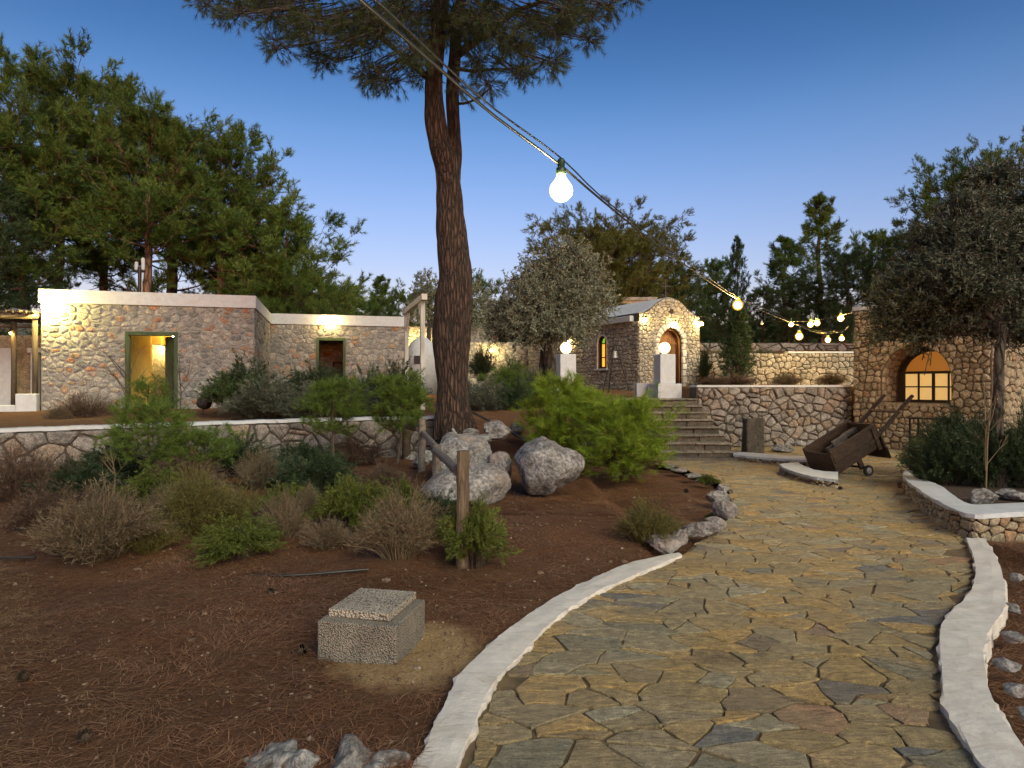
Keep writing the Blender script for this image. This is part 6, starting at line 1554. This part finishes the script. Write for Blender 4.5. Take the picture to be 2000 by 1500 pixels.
for a in (
 ('dry', 195, 1112, 290, 150, 'wide brown dry shrub low in the left foreground'), ('mixed', 385, 1060, 160, 140, 'yellowish dry shrub between the wide brown one and the arching green one'),
 ('juniper', 300, 1000, 170, 90, 'light green low bush behind the wide brown shrub'), ('reddry', 370, 965, 160, 70, 'rusty dry shrub behind the light green bush'), ('juniper', 468, 1112, 200, 95, 'arching yellow green juniper in the middle foreground'),
 ('dry', 552, 1068, 110, 95, 'thin pale dry shrub between the two green junipers'), ('dark', 622, 982, 180, 95, 'dark green rosemary mound before the low wall'), ('juniper', 690, 1052, 190, 115, 'green juniper left of the pale dry shrub by the fence'),
 ('dry', 782, 1112, 190, 140, 'pale dry shrub standing out just left of the front post'), ('juniper', 925, 1118, 170, 145, 'green bush growing round the front fence post'), ('dark', 860, 1060, 130, 80, 'dark green growth behind the pale dry shrub by the post'),
 ('dark', 470, 940, 140, 75, 'dark bush under the right sapling by the low wall'), ('dry', 505, 962, 90, 75, 'small dry shrub in front of the dark bush by the low wall'), ('dry', 405, 1000, 110, 70, 'small pale dry shrub behind the yellowish one'),
 ('reddry', 40, 990, 170, 110, 'dark reddish dry shrub at the far left edge'), ('dark', 225, 950, 150, 80, 'dark green bush behind the dead twig on the left'), ('reddry', 120, 960, 120, 60, 'low dark dry shrub before the left end of the wall'),
 ('reddry', 690, 918, 130, 60, 'low dry shrub at the foot of the rubble wall, under the lit sapling'), ('dry', 600, 1010, 70, 60, 'tiny dry shrub before the dark rosemary mound'),
 ('reddry', 95, 1050, 190, 95, 'dark low dry shrub left of the wide brown one'), ('mixed', 290, 1085, 120, 80, 'olive dry tuft at the right side of the wide brown shrub'), ('dark', 160, 985, 170, 75, 'dark green low mound behind the wide brown shrub'),
 ('juniper', 560, 1010, 130, 60, 'small green spreading bush left of the dark rosemary mound'), ('mixed', 450, 1040, 120, 85, 'olive wiry shrub between the yellowish shrub and the arching juniper'), ('lavender', 540, 960, 120, 65, 'grey green low shrub before the low wall, left of the dark mound'),
 ('dry', 330, 1030, 110, 75, 'fine pale dry shrub among the green ones on the left'), ('dark', 70, 935, 200, 75, 'dark shrub at the left end of the low wall'), ('lavender', 345, 925, 130, 60, 'grey shrub at the foot of the wall below the doorway sapling'),
 ('dark', 590, 925, 120, 55, 'dark shrub against the low wall under the rosemary terrace'), ('reddry', 745, 960, 90, 50, 'rusty low shrub left of the middle fence post'), ('juniper', 780, 1010, 120, 70, 'green shrub between the low green junipers and the middle post'),
 ('dry', 640, 1085, 110, 60, 'low straw coloured tuft in front of the left juniper'), ('mixed', 1300, 1040, 70, 45, 'small olive tuft behind the first edging rocks'),
 ('mixed', 1262, 1078, 125, 95, 'olive brown dry shrub beside the rocks edging the path'), ('juniper', 1390, 1005, 34, 22, 'little grass tuft among the edging rocks'), ('juniper', 1384, 950, 44, 22, 'small green tuft where the edging rocks thin out'),
 ('reddry', 1235, 930, 140, 60, 'dry undergrowth below the bright young pine near the steps')):
    shrub(*a)
for a in (
 ('dark', 480, 800, 170, 88, 'upright dark rosemary before the front house corner', 15.0), ('rosemary', 455, 795, 130, 62, 'bright tipped rosemary by the garden spotlight', 14.6), ('lavender', 515, 826, 190, 80, 'grey green lavender spilling to the wall coping', 13.9), ('dark', 625, 800, 150, 82, 'dark rosemary under the wing doorway', 15.6),
 ('lavender', 590, 826, 150, 70, 'grey lavender left of the lit sapling head', 14.2), ('rosemary', 720, 800, 110, 78, 'rosemary in front of the wing, right of its door', 15.8), ('dark', 775, 815, 130, 95, 'large dark rosemary left of the big trunk', 15.0), ('lavender', 700, 822, 170, 62, 'lavender row above the middle of the low wall', 14.5),
 ('reddry', 640, 800, 110, 55, 'rusty shrub between the rosemaries under the wing', 16.2), ('reddry', 165, 832, 150, 56, 'rusty brown shrub against the floodlit wall', 15.5), ('dry', 110, 836, 60, 36, 'little dry shrub at the corner of the plastered wall', 15.0),
 ('dark', 940, 742, 55, 60, 'spiky dark bush just right of the big trunk', 20.0), ('rosemary', 1000, 765, 90, 60, 'light rosemary below the olive crown', 18.0), ('lavender', 955, 815, 110, 68, 'grey green bush beside the black hose', 14.2), ('dark', 1010, 810, 90, 62, 'dark bush left of the bright young pine', 14.2), ('lavender', 905, 790, 60, 50, 'lavender hugging the right side of the big trunk', 15.8),
 ('lavender', 1035, 780, 80, 55, 'grey bush behind the left tip of the bright pine', 16.5), ('reddry', 1060, 790, 70, 45, 'rusty twiggy shrub near the left pier', 16.8),
 ('reddry', 1395, 756, 70, 22, 'dry brown shrub on the wall beside the right pier', 17.2), ('reddry', 1440, 756, 80, 24, 'dry orange shrub round the foot of the young conifer', 17.4), ('dry', 1535, 756, 70, 28, 'dry olive shrub on the middle of the tall wall', 17.5), ('dry', 1625, 754, 60, 26, 'dry shrub on the tall wall by the right house', 17.6),
 ('dark', 1378, 745, 24, 60, 'dark narrow bush at the right corner of the chapel', 20.5), ('lavender', 1490, 708, 50, 28, 'grey bush above the second terrace tier', 22.5), ('lavender', 1460, 715, 40, 30, 'grey bush right behind the young conifer', 22.3), ('lavender', 1400, 712, 60, 26, 'grey bush on the second tier near the chapel', 22.4),
 ('dark', 1838, 945, 150, 120, 'dark rosemary spilling over the curved planter wall', 8.9), ('dark', 1930, 950, 150, 150, 'dark rosemary round the olive trunk', 8.6), ('dark', 2010, 955, 150, 170, 'dark shrub cut by the right edge in the planter', 8.5), ('dark', 1870, 915, 170, 105, 'dark shrub at the back of the planter below the window', 10.0), ('mixed', 1795, 925, 70, 60, 'wiry shrub at the left tip of the right planter', 9.6)):
    k_, px, pyb, w_, h_, lab, d_ = a; shrub(k_, px, pyb, w_, h_, lab, d=d_)
# bare saplings by the doorway and in the planter
def bare(label, base, h, seed, n=9, r0=.016, mat='stem_brown'):
    r = RNG(seed); root = thing('bare_sapling', label, 'sapling', base); tubes = [(np.array([[0,0,-.1],[.02,0,h*.4],[r.uniform(-.1,.1),0,h]]), np.array([r0, r0*.8, r0*.3]), 5)]
    def br(p, d, L, rr, lev):
        q_ = p + d*L; tubes.append((bez(p, p + d*L*.5 + r.normal(size=3)*.04*L, q_, 5), np.linspace(rr, rr*.4, 5), 4))
        if lev:
            for _ in range(3): br(p + (q_-p)*r.uniform(.35, .95), unit(d + r.normal(size=3)*.45 + np.array([0,0,.25])), L*r.uniform(.35, .6), rr*.5, lev-1)
    for i in range(n):
        a = r.uniform(0, 6.28); br(np.array([0, 0, h*r.uniform(.15, .7)]), unit(np.array([math.cos(a)*.7, math.sin(a)*.4, .8])), h*r.uniform(.25, .5), r0*.6, 2)
    link('branches', tubes_mesh('branches', tubes, MT[mat]), root)
bare('leafless grey sapling left of the green doorway', P(250, 815, 16.8), 1.9, 701)
bare('leafless sapling right of the green doorway', P(352, 812, 16.9), 1.5, 702)
bare('leafless pale twiggy sapling in the right planter before the window wall', P(1925, 950, 7.9), 1.25, 703, 7, .012, 'twig_dry')
bare('leafless dead sapling on the garden left, by the dark bushes', P(222, 965, 7.9), .55, 704, 5, .010, 'twig_dry')
bare('thin leafless stem at the right edge of the garden saplings', P(560, 905, 11.6), .75, 705, 6, .010)

# litter, gravel and cones -----------------------------------------------------
def scatter(n, seed, xr, yr, dens):
    r = RNG(seed); x = r.uniform(*xr, n*3); y = yr[0] + (yr[1]-yr[0]) * r.rand(n*3) ** 1.6; keep = r.rand(n*3) < dens(x, y); return x[keep][:n], y[keep][:n], r
def offpath(x, y): return ~in_poly(x, y, PATH) & (dist_poly(x, y, np.r_[KLI[:, :2], KLO[::-1, :2]]) > .02) & ~in_poly(x, y, np.r_[KLI[:, :2], KLO[::-1, :2]]) & ~in_poly(x, y, np.r_[KRI[:, :2], KRO[::-1, :2]])
def litter_dens(x, y):
    d = .12 + 1.2 * np.clip(vnoise(x, y, 2.2, 5) * .6 + vnoise(x, y, 6.5, 6) * .6 - .38, 0, 1); box = np.hypot(x + .62, y - 3.74) < .42
    return np.where(box, d*.15, d) * offpath(x, y)
def needle_litter(x, y, z, r, L, w, name, label, up=.25):
    n = len(x); base_ang = (vnoise(x, y, 1.1, 7) - .5) * 5 + r.normal(size=n) * .8; L = L * r.uniform(.6, 1.3, n)
    d = np.c_[np.cos(base_ang), np.sin(base_ang), r.uniform(-.05, up, n)]; s = np.c_[-np.sin(base_ang), np.cos(base_ang), np.zeros(n)]
    bend = r.uniform(-.25, .25, (n, 1)); p0 = np.c_[x, y, z + r.uniform(.002, .02, n)]
    p1 = p0 + d*L[:, None]*.5 + s*bend*L[:, None]*.5; p2 = p0 + d*L[:, None]*[1, 1, .3] + s*bend*L[:, None]*.2
    w = w * np.ones((n, 1)); V = np.stack([p0 - s*w/2, p0 + s*w/2, p1 - s*w/2, p1 + s*w/2, p2], 1).reshape(-1, 3); i = np.arange(n)*5
    me = mesh_np(name, V, [np.stack([i, i+1, i+3, i+2], 1), np.stack([i+2, i+3, i+4], 1)], [MT['litter']])
    return tag(link(name, me), label, 'pine litter', kind='stuff')
x, y, r = scatter(150000, 801, (-7.5, 6.0), (1.6, 10.0), litter_dens)
needle_litter(x, y, H(x, y), r, .105, .0028, 'pine_litter', 'fallen rust brown pine needles covering the garden ground')
def on_path(x, y):
    e = np.exp(-dist_poly(x, y, PATH) / .10) * .5; heaps = [(1.9, 2.75, .28, .11), (1.72, 3.1, .3, .12), (1.45, 2.9, .3, .06)]; v = e
    for hx, hy, a, b_ in heaps: v = v + np.exp(-((x-hx)/a)**2 - ((y-hy)/b_)**2) * 1.2
    return (v + .008 + .5*np.clip(vnoise(x*.6, y*2.4, 1.2, 8) - .72, 0, 1)) * in_poly(x, y, np.r_[PATH])
x, y, r = scatter(5200, 802, (-1, 9.5), (1.8, 14), on_path)
needle_litter(x, y, np.full(len(x), .012), r, .10, .0020, 'pine_litter', 'scattered pine needles blown onto the paving')
def on_kerb(x, y): return (in_poly(x, y, np.r_[KLI[:, :2], KLO[::-1, :2]]) | in_poly(x, y, np.r_[KRI[:, :2], KRO[::-1, :2]])).astype(float)
x, y, r = scatter(150, 803, (-1, 3.5), (2, 6.6), on_kerb)
needle_litter(x, y, np.full(len(x), .047), r, .10, .0018, 'pine_litter', 'few stray pine needles lying on the white kerbs', .1)
x, y, r = scatter(30000, 805, (-3.2, 2.6), (7.5, 13.2), lambda x, y: .6 * offpath(x, y) * ((x > -1.2) | (y < 11.5)))
needle_litter(x, y, H(x, y), r, .12, .0045, 'pine_litter', 'fallen needles on the slope round the boulders and the big pine')
# gravel
x, y, r = scatter(4500, 804, (-6.5, 4.5), (1.8, 9.5), lambda x, y: (.2 + np.clip(vnoise(x, y, 1.4, 11) - .45, 0, 1)*1.5 + 2.0*(np.hypot(x + .62, y - 3.74) < .4)) * offpath(x, y))
Vi, Fi = ICO[1]; V12 = Vi[:12]; F20 = np.array([(0,11,5),(0,5,1),(0,1,7),(0,7,10),(0,10,11),(1,5,9),(5,11,4),(11,10,2),(10,7,6),(7,1,8),(3,9,4),(3,4,2),(3,2,6),(3,6,8),(3,8,9),(4,9,5),(2,4,11),(6,2,10),(8,6,7),(9,8,1)])
n = len(x); s_ = ((.0035 + .006*r.rand(n)**3 + .010*(r.rand(n) < .03)) * (1 + .12*y))[:, None, None]; sc_ = r.uniform(.6, 1.3, (n, 1, 3)) * [1, 1, .6]
V = np.c_[x, y, H(x, y) + .004][:, None, :] + V12[None]*s_*sc_*1.0 + r.normal(size=(n, 12, 3))*s_*.12
MT['gravel'] = mat_stone('gravel', [(0, (.13,.08,.045)), (.5, (.22,.15,.09)), (.85, (.30,.23,.16)), (1, (.42,.35,.27))], bs=.2)
tag(link('gravel', mesh_np('gravel', V.reshape(-1, 3), [(F20[None] + (np.arange(n)*12)[:, None, None]).reshape(-1, 3)], [MT['gravel']])), 'loose gravel and pebbles among the needles', 'gravel', kind='stuff')
# grains on the sand round the box are part of the gravel; dark cones
def cone_mesh():
    b = MB(); r = RNG(9)
    for i in range(46):
        f = i/46; z = -.03 + .06*f; rr = .026*math.sin(math.pi*(.12 + .82*f)); a = i*2.4
        p = np.array([math.cos(a)*rr, math.sin(a)*rr, z]); o_ = np.array([math.cos(a), math.sin(a), .35]); t_ = np.array([-math.sin(a), math.cos(a), 0])
        b.add([p*.3, p + t_*.009 - o_*.002, p + o_*.010, p - t_*.009 - o_*.002, p + np.array([0,0,.006])], [(0,1,2,4),(0,4,2,3),(0,3,2,1)])
    b.lathe([(.004,-.03),(.018,-.012),(.018,.012),(.004,.03)], (0,0,0), 8)
    return mesh_py('pine_cone', b.V, b.Fc, MT['dark_wood'])
cm = cone_mesh()
for px, py, lab in ((530,1164,'dark pine cone behind the concrete box, near the arching juniper'), (165,1450,'dark pine cone in the lower left corner'), (1340,962,'pine cone lying before the edging rocks'), (590,1278,'pine cone at the left foot of the concrete box'), (45,1330,'pine cone at the far left of the litter'), (1641,957,'pine cone on the paving below the cart')):
    g_ = G(px, py); o = link('pine_cone', cm, None, (g_[0], g_[1], g_[2] + .025)); o.rotation_euler = (1.4, .2, px*.1); tag(o, lab, 'pine cone', 'fallen pine cones')
